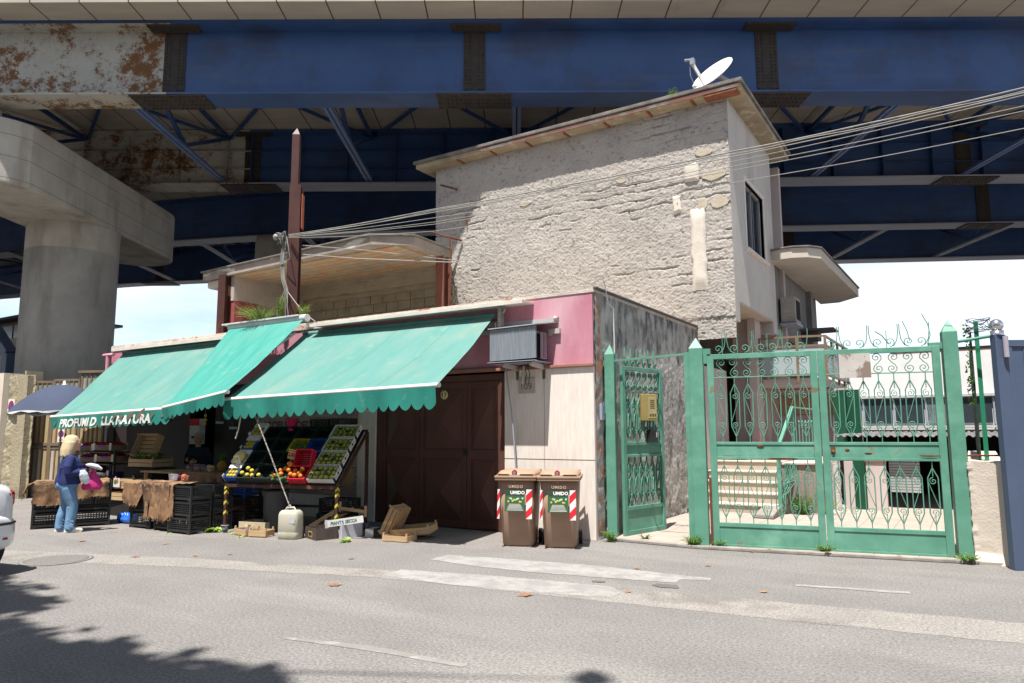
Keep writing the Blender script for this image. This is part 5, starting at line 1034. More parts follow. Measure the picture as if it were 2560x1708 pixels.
# burlap
burl=mat('burlap',(.31,.185,.10),(.23,.13,.07),3,rough=.98,bump=1,bsc=55,c3=(.07,.045,.03),s3=2.4,l3=.49,h3=.62,c4=(.38,.25,.15),s4=12,l4=.55,h4=.7,trans=.08)
def burlap(M,L,D,hang,zt,lab,seed,fringe=60,left=0):
    root=None; rn=random.Random(seed); g=G()
    def P(u,s):   # s: metres along the cloth from back, u in 0..1
        x=L*u+.03*nf(s*4,u*3,seed); H=hang(u)
        if s<D: p=Vector((x,D-s,zt+.015+.018*nf(x*3,s*5,seed)+.03*max(0,nf(x*1.5,s*2,seed+4))))
        else:
            q=s-D; r=min(q,.05); p=Vector((x+.05*nf(x*2,q*3,seed+1)*q*2,-.02-.02*math.sin(min(1,q/.05)*PI/2)-.03*abs(nf(x*5,q*2.5,seed+2))-.012*math.sin(x*22+seed+q*3),zt+.012-q+.02*(r/.05)))
        return M@p
    nu,nv=int(L*60),36
    g.grid(lambda u,v:P(u,v*(D+hang(u)*(1+.05*nf(u*12,0,seed)))),nu,nv)
    for k in range(int(L*fringe)):
        u=rn.random(); s=D+hang(u)*(1+.05*nf(u*12,0,seed)); a=P(u,s-.01); ln=rn.uniform(.015,.05); g.tube([a,a+Vector((rn.uniform(-.015,.015),rn.uniform(-.012,.005),-ln*.6)),a+Vector((rn.uniform(-.03,.03),rn.uniform(-.02,.005),-ln))],[.0035,.003,.0012],4)
    for k in range(int(24)):
        s=D+rn.uniform(0,hang(.99)*.9); a=P(1 if k%2 else 0,s); sg_=1 if k%2 else -1; g.tube([a,a+(M.to_3x3()@Vector((sg_*rn.uniform(.01,.03),0,-.01)))],[.003,.0012],4)
    if left:
        for k in range(16):
            a=P(0,D*.9+rn.uniform(-.1,.05)); g.tube([a,a+M.to_3x3()@Vector((-.08,-.02,-.05+rn.uniform(-.03,.03))),a+M.to_3x3()@Vector((-.11-rn.uniform(0,.06),-.03,-.17-rn.uniform(0,.12)))],[.01,.007,.002],5)
    return tag(g.build('burlap_sack',burl),lab,'sack',None)
burlap(MA@Matrix.Translation((-.0,-.01,0)),1.12,.78,lambda u:.34+.06*math.sin(u*5+.5)-.1*max(0,.12-u)*8*.3,.755,'dark stained ragged burlap sheet over the left crate display behind the woman',3,70,1)
burlap(Tz(-7.62,-2.74,0,R(2)),.62,.42,lambda u:.44-.28*max(0,u-.62)/.38-.05*(1-u),.76,'smaller plain tan burlap piece draped over the left crates of the middle display',8,40)
burlap(Tz(-7.02,-2.72,0,R(-2)),.86,.40,lambda u:.60+.10*nf(u*5,3,1)+.05*nf(u*17,3,1)-(.28 if .14<u<.24 else 0)-(.08 if u>.94 else 0),.765,'long tattered burlap sheet with stained fringe over the middle crates',14,120)
# produce tubs on burlap
clear=mat('clear_plastic',(.55,.6,.66),None,rough=.15,alpha=.45); tom=mat('tomato_red',(.50,.07,.02),(.55,.12,.02),8,rough=.3); 
def tub(x,y,z,w,h,lab,fruit=None,r=.022,name='plastic_tub'):
    t=thing(name,lab,'tub',(x,y,z)); g=G(); W2=w/2
    g.loft([((0,0,0),W2*.85,W2*.6,(0,0,1),(1,0,0)),((0,0,h),W2,W2*.75,(0,0,1),(1,0,0)),((0,0,h+.006),W2*1.06,W2*.8,(0,0,1),(1,0,0))],20,pw=4); g.build('tub',clear,t,local=True)
    if fruit:
        g=G(); rn=random.Random(int(x*100))
        for k in range(int(26)): g.ell((rn.uniform(-W2*.75,W2*.75),rn.uniform(-W2*.5,W2*.5),rn.uniform(.015,h+.02)),r,8,6)
        o=g.build('fruit_heap',fruit,t,local=True); o['kind']='stuff'
tub(-6.78,-2.42,.795,.15,.10,'empty clear plastic tub on the tattered burlap'); tub(-6.45,-2.42,.795,.13,.08,'tub heaped with red tomatoes on the tattered burlap',tom); tub(-6.98,-2.25,.795,.16,.035,'shallow tub with plums near the back of the burlap',mat('plum',(.25,.03,.08),None,rough=.4))
tub(-6.9,-1.62,.89,.15,.09,'tub of peaches on the rear burlap table',mat('peach',(.6,.25,.12),(.6,.35,.15),8,rough=.6),.03); tub(-7.3,-1.6,.89,.14,.08,'tub of dark plums on the rear burlap table',mat('plum',(0,0,0))); tub(-7.55,-1.6,.89,.14,.08,'second tub of dark plums, left end of the rear burlap table',mat('plum',(0,0,0)))
# rear table
tb=thing('display_table','dim rear counter table covered with burlap in front of the shop doorway','table',(-7.4,-1.4,0))
g=G(); g.box(-8.9,-1.75,.84,-6.3,-1.0,.87); g.build('table_top',wood,tb)
for (x,y) in ((-8.85,-1.7),(-6.4,-1.7),(-8.85,-1.1),(-6.4,-1.1)): g=G(); g.box(x,y,0,x+.05,y+.05,.84); g.build('leg',wood,tb)
burlap(Tz(-7.75,-1.76,0,0),1.45,.70,lambda u:.22+.03*math.sin(u*9),.872,'dark burlap covering the rear counter in the shade',21,30)
pa=thing('pineapple','ripe pineapple with spiky crown on the rear burlap counter','pineapple',(-6.75,-1.5,.89)); g=G(); 
for j in range(9):
    for k in range(14):
        a=2*PI*(k+.5*(j%2))/14; t=j/8; r_=.07*math.sin(PI*(.12+.76*t)); g.ell((r_*math.cos(a),r_*math.sin(a),.02+.17*t),(.016,.016,.014),6,4)
g.ell((0,0,.1),(.062,.062,.1),12,8); g.build('fruit',mat('pineapple_skin',(.45,.27,.05),(.28,.17,.04),12,rough=.6),pa,local=True); g=G()
for k in range(22):
    a=k*2.4; l=.1+.1*(k/22); s=.03+.05*(1-k/22); g.add([(.02*math.cos(a+1.2),.02*math.sin(a+1.2),.19),(.02*math.cos(a-1.2),.02*math.sin(a-1.2),.19),(s*2*math.cos(a),s*2*math.sin(a),.19+l)],[(0,1,2)])
g.build('leaf_crown',leafg,pa,local=True)
# strawberry boxes
card=mat('cardboard',(.28,.18,.11),(.22,.14,.085),4,rough=.9); cardw=mat('printed_white_card',(.62,.60,.58),(.55,.53,.5),6,rough=.7); berry=mat('strawberry_red',(.28,.012,.008),(.36,.02,.012),14,rough=.35)
violet=mat('violet_blue_print',(.05,.035,.28),(.1,.05,.35),5,rough=.6)
def sbox(x,y,z,lab,fruit=True,text=None,w=.56,d=.38,h=.15):
    x-=.5; y+=.27; t=thing('fruit_box',lab,'box',(x,y,z),R(8),'cardboard strawberry boxes'); g=G()
    for a in ((0,0,0,w,.008,h*.75),(0,d-.008,0,w,d,h*.75),(0,.008,0,.008,d-.008,h*.75),(w-.008,.008,0,w,d-.008,h*.75),(.008,.008,0,w-.008,d-.008,.008)): g.box(*a)
    g.build('tray',card if not text else violet,t,local=True)
    for (a,b) in ((-.003,-.004),(w-.06,-.004),(-.003,d-.01),(w-.06,d-.01)): g=G(); g.box(a,b,-.0,a+.063,b+.014,h); g.build('corner_tab',cardw,t,local=True)
    g=G(); g.box(.17,-.003,h*.5,w-.17,-.0005,h*.74); g.build('blue_band',violet if not text else cardw,t,local=True)
    if text: g=G(); g.text(text,.1,TX(.1,-.006,.035),ext=.001,off=.003,shear=.2); g.build('lettering',cardw,t,local=True); g=G(); g.ell((.42,-.006,.07),(.07,.002,.025),10,6,0); g.build('print_patch',mat('print_yellow',(.7,.5,.05),None),t,local=True)
    if fruit:
        g=G(); rn=random.Random(int(x*77+z*31))
        for k in range(230):
            a,b=rn.uniform(.03,w-.03),rn.uniform(.03,d-.03); g.ell((a,b,h*.6+rn.uniform(0,.075)*(1-abs(a/w-.5))*1.3),(.017,.017,.021),7,5)
        o=tag(g.build('strawberry_heap',berry),'heap of ripe strawberries in the %s'%lab.split(',')[0],'strawberries',None,'stuff'); o.location=(x,y,z); o.rotation_euler[2]=R(8)
for (x,z,l) in ((-11.0,1.22,'top left'),(-10.3,1.24,'top right'),(-10.85,.98,'middle left'),(-10.2,1.01,'middle right'),(-10.95,.74,'lower left')): sbox(x,-1.95,z,'%s strawberry box, stacked behind the woman under the awning'%l)
sbox(-10.25,-2.0,.68,'violet printed box reading Sicilia below the strawberries',False,'Sicilia'); sbox(-10.95,-1.98,.5,'plain brown fruit box at the bottom left of the strawberry stack',False)
sbox(-10.2,-1.9,.46,'plain brown fruit box under the violet printed one',False)
ps=G(); ps.box(-.07,0,-.05,.07,.004,.05); ps.text('2,50',.07,TX(-.06,-.002,-.02),1,ext=.001,off=.003); o=ps.build('price_card',[mat('card_tan',(.5,.33,.15),None),mat('print_red2',(.5,.02,.02),None)]); o.location=(-11.2,-1.8,1.02); o.rotation_euler=(R(-10),R(-30),R(10)); tag(o,'tilted tan price card among the strawberries','price card')
st=thing('storage_rack','dark rack carrying the strawberry boxes','rack',(-10.4,-1.75,0)); 
for (x,y) in ((-11.55,-1.73),(-10.1,-1.63),(-11.55,-1.23),(-10.1,-1.13)): g=G(); g.box(x,y,0,x+.04,y+.04,1.25); g.build('post',black,st)
for z in (.43,.65,.71,.95,1.19): g=G(); g.box(-11.58,-1.73,z,-10.05,-1.15,z+.018); g.build('shelf',black,st)
# wooden crates inside
def wcrate(w,d,h,ns=3,m=woodh,name='wooden_crate',open_=False):
    g=G(); t=.008
    for (x,y) in ((0,0),(w-.025,0),(0,d-.025),(w-.025,d-.025)): g.box(x+.001,y+.001,0,x+.024,y+.024,h+.03)
    for k in range(ns):
        z0=h*k/ns+.006;z1=h*(k+1)/ns-.006
        g.box(0,-t,z0,w,0,z1); g.box(0,d,z0,w,d+t,z1); g.box(-t,0,z0+.002,0,d,z1-.002); g.box(w,0,z0+.002,w+t,d,z1-.002)
    for k in range(5): y=d*(k+.5)/5; g.box(.0,y-d*.08,-.004,w,y+d*.08,.002)
    return g
def wc(M,w,d,h,ns,lab,grp=None,m=woodh): o=wcrate(w,d,h,ns,m).build('wooden_crate',m); o.matrix_world=M; return tag(o,lab,'crate',grp)
wc(Tz(-9.75,-1.5,.92,R(4)),.75,.45,.16,2,'long pale wooden crate of greens, lower one inside the shade','wooden crates in the shop'); wc(Matrix.Translation((-9.85,-1.28,1.1))@Matrix.Rotation(R(70),4,'X'),.7,.45,.16,3,'pale wooden crate propped upright above the long one','wooden crates in the shop')
wc(Tz(-9.5,-1.9,.52,R(6)),.55,.4,.2,3,'wooden crate with a red and green printed label, low beside the burlap','wooden crates in the shop')
g=G(); g.box(-9.5,-1.925,.55,-9.28,-1.912,.72,0); g.ell((-9.43,-1.927,.65),(.05,.002,.05),10,6,1); g.ell((-9.36,-1.927,.67),(.035,.002,.05),10,6,2); tag(g.build('crate_label',[cardw,leafg,tom]),'vegetable print label stuck on the low wooden crate','label')
wc(Tz(-9.6,-1.95,.30,R(4)),.7,.4,.15,2,'lowest wooden crate under the labelled one','wooden crates in the shop')
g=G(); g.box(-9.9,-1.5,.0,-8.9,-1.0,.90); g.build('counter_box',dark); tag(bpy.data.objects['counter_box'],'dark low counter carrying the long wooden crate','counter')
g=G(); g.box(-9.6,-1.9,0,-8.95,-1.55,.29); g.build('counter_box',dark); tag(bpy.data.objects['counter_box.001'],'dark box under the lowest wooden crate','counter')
g=G(); rn=random.Random(6)
for k in range(260):
    c=Vector((rn.uniform(-9.7,-9.05),rn.uniform(-1.46,-1.1),rn.uniform(1.05,1.15))); d=Vector((rn.uniform(-1,1),rn.uniform(-1,1),rn.uniform(0,1.3)))*.06; e=Vector((rn.uniform(-1,1),rn.uniform(-1,1),0))*.02; g.add([c,c+d*.5+e,c+d,c+d*.5-e],[(0,1,2,3)])
tag(g.build('leafy_greens',leafg),'bunch of leafy greens heaped in the long wooden crate','greens',None,'stuff')
g=G(); g.box(-9.72,-.2,1.35,-9.38,-.05,1.9,0); g.box(-9.72,-.205,1.75,-9.38,-.2005,1.9,1); g.ell((-9.55,-.21,1.5),(.09,.003,.03),12,6,2); tag(g.build('display_column',[cardw,mat('print_red2',(0,0,0)),mat('navy_sticker',(0,0,0))]),'white promotional cardboard column with a red top inside the shop','display')
# hanging yellow net + lemons in the doorway
g=G(); g.tube([(-8.6,-.6,2.3),(-8.6,-.6,1.5)],.004,4,1)
for k,z in enumerate((1.95,1.86,1.78)): g.ell((-8.6+.02*(k%2),-.6,z),(.03,.03,.035),10,8,0)
tag(g.build('hanging_lemons',[mat('lemon_yellow',(.50,.38,.04),(.45,.31,.03),8,rough=.4),cabw]),'string of lemons hanging in the dark doorway','lemons')
# blue bottles
bb=thing('bottle_pack','shiny blue shrink wrapped pack lying on the ground between the burlap displays','pack',(-8.08,-2.46,0)); g=G(); rn=random.Random(8)
for k in range(5):
    for j in range(2): g.ell((-8.08+.085*(k-2),-2.46+.09*j,.09),(.05,.052,.09),12,8)
g.build('bottles',mat('blue_film',(.02,.10,.55),(.05,.2,.7),9,rough=.15,clear=.6),bb); g=G(); g.ell((-8.08,-2.41,.07),(.24,.12,.075),20,10); g.build('film_wrap',mat('blue_film',(0,0,0)),bb)

# ================= FRUIT CART =================
CR=R(14.2); CM=Tz(-5.5,-2.3,0,CR); W_=2.05; D_=.88; SA=math.atan2(.86,.88)
cart=thing('fruit_cart','long brown steel display cart on castors, its sloping top full of fruit crates','cart',(-5.5,-2.3,0),CR)
def cb(name,m,*bars,bev=.003):
    g=G(); [g.bar(*b) for b in bars]; return g.build(name,m,cart,local=True,bev=bev)
cb('front_rail',brown,((0,0,.75),(W_,0,.75),.05,.05)); cb('back_rail',brown,((0,D_,1.62),(W_,D_,1.62),.05,.04))
for x in (.0,W_): cb('side_rail',brown,((x,.03,.77),(x,D_,1.60),.04,.04)); cb('lower_rail',brown,((x,.03,.36),(x,D_-.03,.36),.04,.04))
cb('lower_rail',brown,((0.03,D_,.36),(W_-.03,D_,.36),.04,.04)); 
g=G(); g.box(.03,0,0,W_-.03,1.19,.006,0,Matrix.Translation((0,.0,.785))@Matrix.Rotation(SA,4,'X')); g.build('sloping_board',dark,cart,local=True)
yel=mat('yellow_tape',(.6,.48,.05),None); 
for (x,y,h) in ((0,0,.73),(W_,0,.73),(0,D_,1.6),(W_,D_,1.6)):
    l=cb('leg',brown,((x,y,.12),(x,y,h),.045,.045))
    if y==0:
        g=G()
        for k,z in enumerate((.28,.44,.6,.68)): g.add([(x-.024,-.0245,z),(x+.024,-.0245,z+.04),(x+.024,-.0245,z+.085),(x-.024,-.0245,z+.045)],[(0,1,2,3)],0); g.add([(x-.024,-.0243,z+.045),(x+.024,-.0243,z+.085),(x+.024,-.0243,z+.12),(x-.024,-.0243,z+.08)],[(0,1,2,3)],1); g.add([(x+.0245,-.024,z+.04),(x+.0245,.024,z),(x+.0245,.024,z+.045),(x+.0245,-.024,z+.085)],[(0,1,2,3)],0)
        g.build('hazard_tape',[yel,black],cart,local=True)
    g=G(); g.box(x-.05,y-.04,.11,x+.05,y+.04,.12); g.box(x-.03,y-.03,.05,x-.022,y+.03,.11); g.box(x+.022,y-.03,.05,x+.03,y+.03,.11); f=g.build('castor',steel_grey,cart,local=True); g=G(); g.tube([(x-.02,y+.01,.052),(x+.02,y+.01,.052)],.05,18,0,sm=False); g.build('wheel',mat('grey_rubber',(.12,.12,.12),None),f,local=True); 
def SL(u,s,w=0): return CM@Matrix.Translation((0,0,.79))@Matrix.Rotation(SA,4,'X')@Matrix.Translation((u,s,w+.008))
def tray(w,d,h,t=.008): 
    g=G()
    for a in ((0,0,0,w,t,h),(0,d-t,0,w,d,h),(0,t,0,t,d-t,h),(w-t,t,0,w,d-t,h),(t,t,0,w-t,d-t,t)): g.box(*a)
    return g
pearm=mat('green_pear',(.30,.32,.06),(.22,.25,.04),7,rough=.45,c3=(.40,.28,.07),s3=9,l3=.56,h3=.68)
pproto=None
for b in range(4):
    t=thing('pear_box','white tray of green pears, %s of four up the cart'%('lowest','second','third','topmost')[b],'box',group='pear trays'); t.matrix_world=SL(1.52,.02+.295*b,.01+.012*b); t.rotation_mode='XYZ'
    g=tray(.48,.285,.085); g.build('tray',cardw,t,local=True)
    g=G(); g.box(.481,.0,.0,.484,.05,.088); g.box(-.004,0,.0,-.001,.285,.03); g.build('dark_corner',mat('navy_sticker',(0,0,0)),t,local=True)
    g=G(); g.ell((.4835,.17,.05),(.003,.03,.018),10,6); g.build('brand_patch',mat('navy_sticker',(0,0,0)),t,local=True)
    g=G(); 
    for k,(y,z) in enumerate(((.08,.06),(.11,.03),(.23,.055),(.25,.03))): g.ell((.4835,y,z),(.002,.012,.010),8,4,k%2)
    g.build('fruit_print',[tom,mat('print_yellow',(0,0,0))],t,local=True)
    g=G()
    for (x,y) in ((.15,.17),(.32,.1)): g.box(x-.045,y-.018,.108,x+.045,y+.018,.110,0,Matrix.Rotation(0,4,'Z'))
    g.build('dark_label',mat('label_black',(.015,.015,.018),None),t,local=True)
    for i in range(5):
        for j in range(3):
            if pproto is None:
                g=G(); g.lathe([(.001,-.038),(.022,-.036),(.037,-.018),(.040,.002),(.034,.022),(.020,.040),(.012,.052),(.001,.056)],12,0); pp_=g.build('pear',pearm); pproto=pp_; p=pp_
            else: p=pproto.copy(); col.objects.link(p)
            p.matrix_world=SL(1.52+.05+.094*i,.02+.295*b+.055+.088*j,.075)@Matrix.Rotation(rnd.uniform(0,6),4,'Z')@Matrix.Rotation(R(rnd.uniform(20,70)),4,'X'); tag(p,'green pear lying in the %s tray on the right side of the cart'%('lowest','second','third','topmost')[b],'pear','pears on the cart')
cc=lattice(.36,.27,.11,8,2,False,solid=True)
def cproto(m): g=lattice(.34,.285,.13,8,2,False,solid=True); return g.build('plastic_crate',m)
blkp=None
def slot(u,s,m,lab,grp='crates on the fruit cart',w=.0):
    o=lattice(.31,.285,.12,8,2,False,solid=True).build('plastic_crate',m); o.matrix_world=SL(u,s,w); return tag(o,lab,'crate',grp)
redp=mat('red_plastic',(.50,.01,.03),(.42,.01,.025),5,rough=.35); yelp=mat('yellow_plastic',(.45,.40,.02),(.38,.33,.02),5,rough=.4); dkg=mat('dark_green_plastic',(.010,.016,.014),(.014,.022,.019),6,rough=.4)
for k in range(3): slot(.22+.325*k,.0,dkg,'dark slatted crate, %s of three along the cart front edge'%('left','middle','right')[k])
slot(1.195,.0,redp,'bright red crate at the front edge of the cart beside the pears')
o=lattice(.31,.285,.12,8,2,False,solid=True).build('plastic_crate',redp); o.matrix_world=SL(1.20,.28,.05)@Matrix.Rotation(R(28),4,'X'); tag(o,'second bright red crate, tipped up behind the first','crate','crates on the fruit cart')
for r_ in range(1,4):
    for k in range(4):
        if (r_,k)==(1,3): continue
        m=dkg; lab='dark empty crate, column %s, %s row of the cart'%(('one','two','three','four')[k],('second','third','top')[r_-1])
        if (r_,k)==(2,2): m=yelp; lab='yellow plastic crate high on the middle of the cart slope'
        if (r_,k)==(2,3): m=blc; lab='blue plastic crate high on the cart, right of the yellow one'
        slot(.22+.325*k,.295*r_,m,lab)
for b in range(4):
    t=thing('fruit_box','blue white box of yellow fruit, %s up the left side'%('lowest','second','third','topmost')[b],'box',group='blue white boxes'); t.matrix_world=SL(-.03,.02+.3*b,.01+.02*b)
    tray(.23,.28,.09).build('tray',blc if b%2==0 else cardw,t,local=True); g=G(); g.box(-.006,.2,.0,.236,.286,.10); g.box(-.008,.0,.0,-.002,.06,.12); g.build('white_end',cardw,t,local=True)
    o=G()
    for k in range(7): o.ell((.05+.06*(k%3),.06+.07*(k//3),.07),(.028,.034,.026),10,8)
    q=o.build('yellow_fruit',mat('lemon_yellow',(0,0,0)) if b else mat('dim_yellow',(.45,.36,.05),None),t,local=True); q['kind']='stuff'
g=G(); g.ell((0,0,0),(.10,.13,.07),16,10); o=g.build('fruit_bag',mat('yellow_net',(.6,.42,.03),(.5,.5,.3),25,rough=.4),remesh=.012); o.matrix_world=SL(.08,.42,.16); tag(o,'yellow net bag of fruit near the left end of the cart','bag')
oproto=None
def fruit(u,s,w,m,lab,cat,grp,r=.038,par=None):
    g=G(); g.ell((0,0,0),(r,r,r*.95),16,12); o=g.build(cat,m); o.matrix_world=SL(u,s,w); return tag(o,lab,cat,grp)
orm=mat('orange_peel',(.55,.17,.02),(.48,.13,.015),9,rough=.4,bump=.15,bsc=90)
lem=MATS['lemon_yellow']
OR=[(.92,.06,.11),(1.08,.2,.13),(1.16,.16,.14),(1.12,.28,.16),(1.17,.23,.19),(1.03,.1,.11),(1.0,.17,.12),(1.22,.09,.12),(1.30,.07,.12),(1.27,.16,.12),(1.36,.12,.12),(1.42,.06,.12),(1.38,.2,.12)]
for i,(u,s,w) in enumerate(OR): fruit(u,s,w,orm,'orange in the front crates near the red crate' if i else 'single bright orange standing out at the middle of the cart front','orange','oranges on the cart',.04)
for i,(u,s,w) in enumerate(((.28,.12,.1),(.4,.08,.1),(.36,.2,.12),(.5,.07,.1),(.62,.08,.1),(.45,.16,.11))): fruit(u,s,w,lem if i%2 else mat('melon_yellow',(.5,.38,.06),(.35,.33,.08),10),'yellow lemon or small melon in the left front crate of the cart','lemon','lemons on the cart',.036)
pt=thing('price_sign','yellow card price sign with red figures 2,00 on a stick among the oranges','price sign'); pt.matrix_world=SL(1.0,.36,.0)@Matrix.Rotation(-SA,4,'X')@Matrix.Rotation(R(12),4,'Y')
g=G(); g.box(-.075,0,.12,.075,.004,.28); g.build('card',mat('price_yellow',(.62,.50,.22),(.5,.42,.2),6),pt,local=True); g=G(); g.text('2,00',.088,TX(-.07,-.002,.165),ext=.001,off=.004,sx=.8); g.box(-.06,-.002,.25,.06,-.0005,.262); g.build('lettering',mat('print_red2',(0,0,0)),pt,local=True); g=G(); g.box(-.008,0,-.05,.008,.006,.12); g.build('stick',woodh,pt,local=True)
pt=thing('price_sign','white price card on the yellow net bag at the left end of the cart','price sign'); pt.matrix_world=SL(.12,.30,.14)@Matrix.Rotation(-SA+.3,4,'X')@Matrix.Rotation(R(-12),4,'Y')
g=G(); g.box(-.05,0,-.02,.05,.004,.13); g.build('card',cardw,pt,local=True); g=G(); g.text('2,50',.05,TX(-.045,-.002,.05),ext=.001,off=.002,sx=.8); g.build('lettering',black,pt,local=True)
def leafcl(c,n,s,sp,lab,name='fruit_leaves'):
    g=G(); rn=random.Random(int(c[0]*50))
    for k in range(n):
        p=Vector(c)+Vector((rn.uniform(-sp,sp),rn.uniform(-sp,sp),rn.uniform(-sp*.6,sp*.6))); a=rn.uniform(0,6.28); d=Vector((math.cos(a),math.sin(a)*.5,rn.uniform(-.8,.5)))*s; e=d.cross(Vector((.2,-1,.3))).normalized()*s*.28; g.add([p,p+d*.5+e,p+d,p+d*.5-e],[(0,1,2,3)])
    return tag(g.build(name,leafg),lab,'leaves')
for (u,s,w,l) in ((.98,.04,.12,'left'),(1.12,.03,.1,'right')): c=SL(u,s,w).translation; leafcl(tuple(c),22,.06,.07,'green leaves hanging over the cart front edge, %s cluster'%l)
c=SL(1.1,.75,.1).translation; leafcl(tuple(c),30,.09,.12,'leafy greens on the upper middle of the cart')
# hanging crate and pink bucket before banner
o=lattice(.36,.26,.2,9,4,False,solid=False).build('plastic_crate',dkg); o.matrix_world=CM@Matrix.Translation((1.0,D_-.1,1.62)); tag(o,'dark lattice crate standing upright on top of the cart before the banner','crate')
o=lattice(.36,.26,.2,9,4,False,solid=False).build('plastic_crate',black); o.matrix_world=CM@Matrix.Translation((1.4,D_-.1,1.63)); tag(o,'black lattice crate on top of the cart, right of the dark green one','crate')
g=G(); g.lathe([(.07,0),(.10,.2),(.105,.2),(.11,.22),(.10,.22),(.095,.2),(.065,.01),(.001,.01)],20,0,c=(0,0)); o=g.build('pink_bucket',mat('pink_bucket_plastic',(.5,.03,.12),None,rough=.4)); o.matrix_world=CM@Matrix.Translation((.62,D_-.05,1.62)); tag(o,'small pink bucket at the top of the cart','bucket')
# under the cart
g=G(); g.lathe([(.17,0),(.2,.60),(.225,.62),(.225,.66),(.205,.66),(.19,.60),(.16,.02),(.001,.02)],32,0,c=(-5.0,-1.72)); tag(g.build('plastic_bin',mat('dark_grey_plastic',(.07,.075,.08),(.055,.06,.065),3,rough=.5)),'round dark grey plastic bin standing under the fruit cart','bin')
hdpe=mat('milky_plastic',(.62,.60,.50),(.55,.53,.43),3,rough=.4,trans=.3,c3=(.40,.36,.24),s3=2,l3=.5,h3=.75)
jc=thing('jerrycan','milky white plastic jerrycan tied to the awning rope as a weight','jerrycan',(-4.07,-2.2,0),R(18))
g=G(); g.loft([((0,0,.0),.155,.11,(0,0,1),(1,0,0)),((0,0,.015),.165,.12,(0,0,1),(1,0,0)),((0,0,.10),.168,.122,(0,0,1),(1,0,0)),((0,0,.11),.163,.118,(0,0,1),(1,0,0)),((0,0,.12),.168,.122,(0,0,1),(1,0,0)),((0,0,.36),.165,.12,(0,0,1),(1,0,0)),((0,0,.40),.15,.11,(0,0,1),(1,0,0)),((0,0,.425),.12,.09,(0,0,1),(1,0,0))],28,pw=5); g.build('body',hdpe,jc,local=True)
g=G(); g.tube([(-.09,0,.42),(-.07,0,.46),(.05,0,.465),(.08,0,.42)],.014,8); g.build('handle',hdpe,jc,local=True); g=G(); g.box(.04,-.1235,.24,.14,-.1215,.33,0); g.build('paper_label',mat('label_grey',(.35,.38,.42),(.5,.5,.5),25),jc,local=True)
ropem=mat('speckled_rope',(.42,.40,.36),(.12,.11,.1),60,lo=.45,hi=.5)
g=G(); g.tube([(-4.92,-2.38,2.1),(-4.5,-2.3,1.3),(-4.1,-2.2,.47)],.011,6); g.ell((-4.1,-2.2,.48),.025,8,6); tag(g.build('awning_rope',ropem),'taut speckled rope from the awning bar down to the jerrycan','rope')
g=G(); g.tube([(-5.15,-2.36,2.1),(-5.17,-2.34,1.85),(-5.24,-2.32,1.65),(-5.3,-2.32,1.5)],.012,6); tag(g.build('loose_rope',mat('off_white_rope',(.5,.45,.38),None)),'short loose rope end hanging under the awning left of the cart','rope')
wc(Tz(-5.15,-2.38,.01,R(-8)),.34,.24,.10,1,'small pale wooden tray with blue paper on the ground before the dark bin'); wc(Tz(-4.75,-2.42,.01,R(15)),.30,.22,.10,1,'small wooden tray just left of the jerrycan')
g=G(); g.box(-5.1,-2.33,.03,-4.88,-2.2,.08); tag(g.build('blue_paper',blc,bev=.02),'crumpled blue paper inside the small wooden tray','paper')
ccr=thing('fruit_crate','cream plastic fruit crate with red store lettering under the cart left end','crate',(-5.42,-2.1,.0),R(12)); g=tray(.52,.36,.16,.012); 
for k in range(6): g.box(-.004,.04+.05*k,.03,-.001,.06+.05*k,.13)
cream2=mat('cream_plastic',(.55,.45,.30),(.48,.39,.26),5,rough=.6); g.build('tray',cream2,ccr,local=True,bev=.003); g=G(); g.text('Auchy',.07,TX(.3,-.003,.04),ext=.001,off=.003); g.build('lettering',mat('print_red2',(0,0,0)),ccr,local=True); g=G(); g.box(.14,-.004,.04,.24,-.001,.12,0); g.box(.20,-.0055,.04,.24,-.0042,.12,1); g.build('sticker',[cardw,leafg],ccr,local=True)
cbx=thing('cardboard_box','dark printed open cardboard box right of the jerrycan, its flap raised','box',(-3.95,-2.02,0),R(-20)); g=tray(.42,.34,.17); g.build('box',mat('dark_print_card',(.06,.045,.04),(.09,.07,.06),7,rough=.6),cbx,local=True); g=G(); g.box(.14,-.003,.04,.28,-.001,.12,0); g.box(.155,-.0045,.055,.265,-.0032,.105,1); g.build('gold_print',[mat('gold_print',(.45,.33,.1),None),black],cbx,local=True)
g=G(); g.box(-.16,-.01,.02,-.008,.0,.18,0,Matrix.Rotation(R(-18),4,'Y')); g.build('flap',card,cbx,local=True)
wbx=thing('cardboard_box','white banana style cardboard box with rainbow stripe under the cart right end','box',(-3.85,-1.72,.0),R(-12)); g=tray(.5,.36,.24); g.build('box',mat('lilac_white_card',(.50,.50,.56),(.42,.40,.42),4,rough=.7),wbx,local=True)
g=G()
for k in range(4): g.add([(.1+.02*k,-.003,.2),(.12+.02*k,-.003,.2),(.2+.02*k,-.003,.02),(.18+.02*k,-.003,.02)],[(0,1,2,3)],k)
g.build('rainbow_stripe',[tom,mat('print_yellow',(0,0,0)),leafg,blc],wbx,local=True); g=G(); g.text('SECCA',.06,TX(.26,-.004,.14),ext=.001,off=.002); g.build('lettering',mat('teal_print',(.03,.15,.15),None),wbx,local=True)
sb=thing('paper_band','white printed strip reading PIANTA SECCA at the cart right leg','strip',(-3.62,-1.87,.16),R(14)); g=G(); g.box(0,0,0,.62,.008,.1); g.build('strip',cardw,sb,local=True); g=G(); g.text('PIANTA SECCA',.068,TX(.05,-.002,.025),ext=.001,off=.002,shear=.2); g.build('lettering',mat('teal_print',(0,0,0)),sb,local=True); sb.rotation_euler=(0,R(-9),R(14))
g=G()
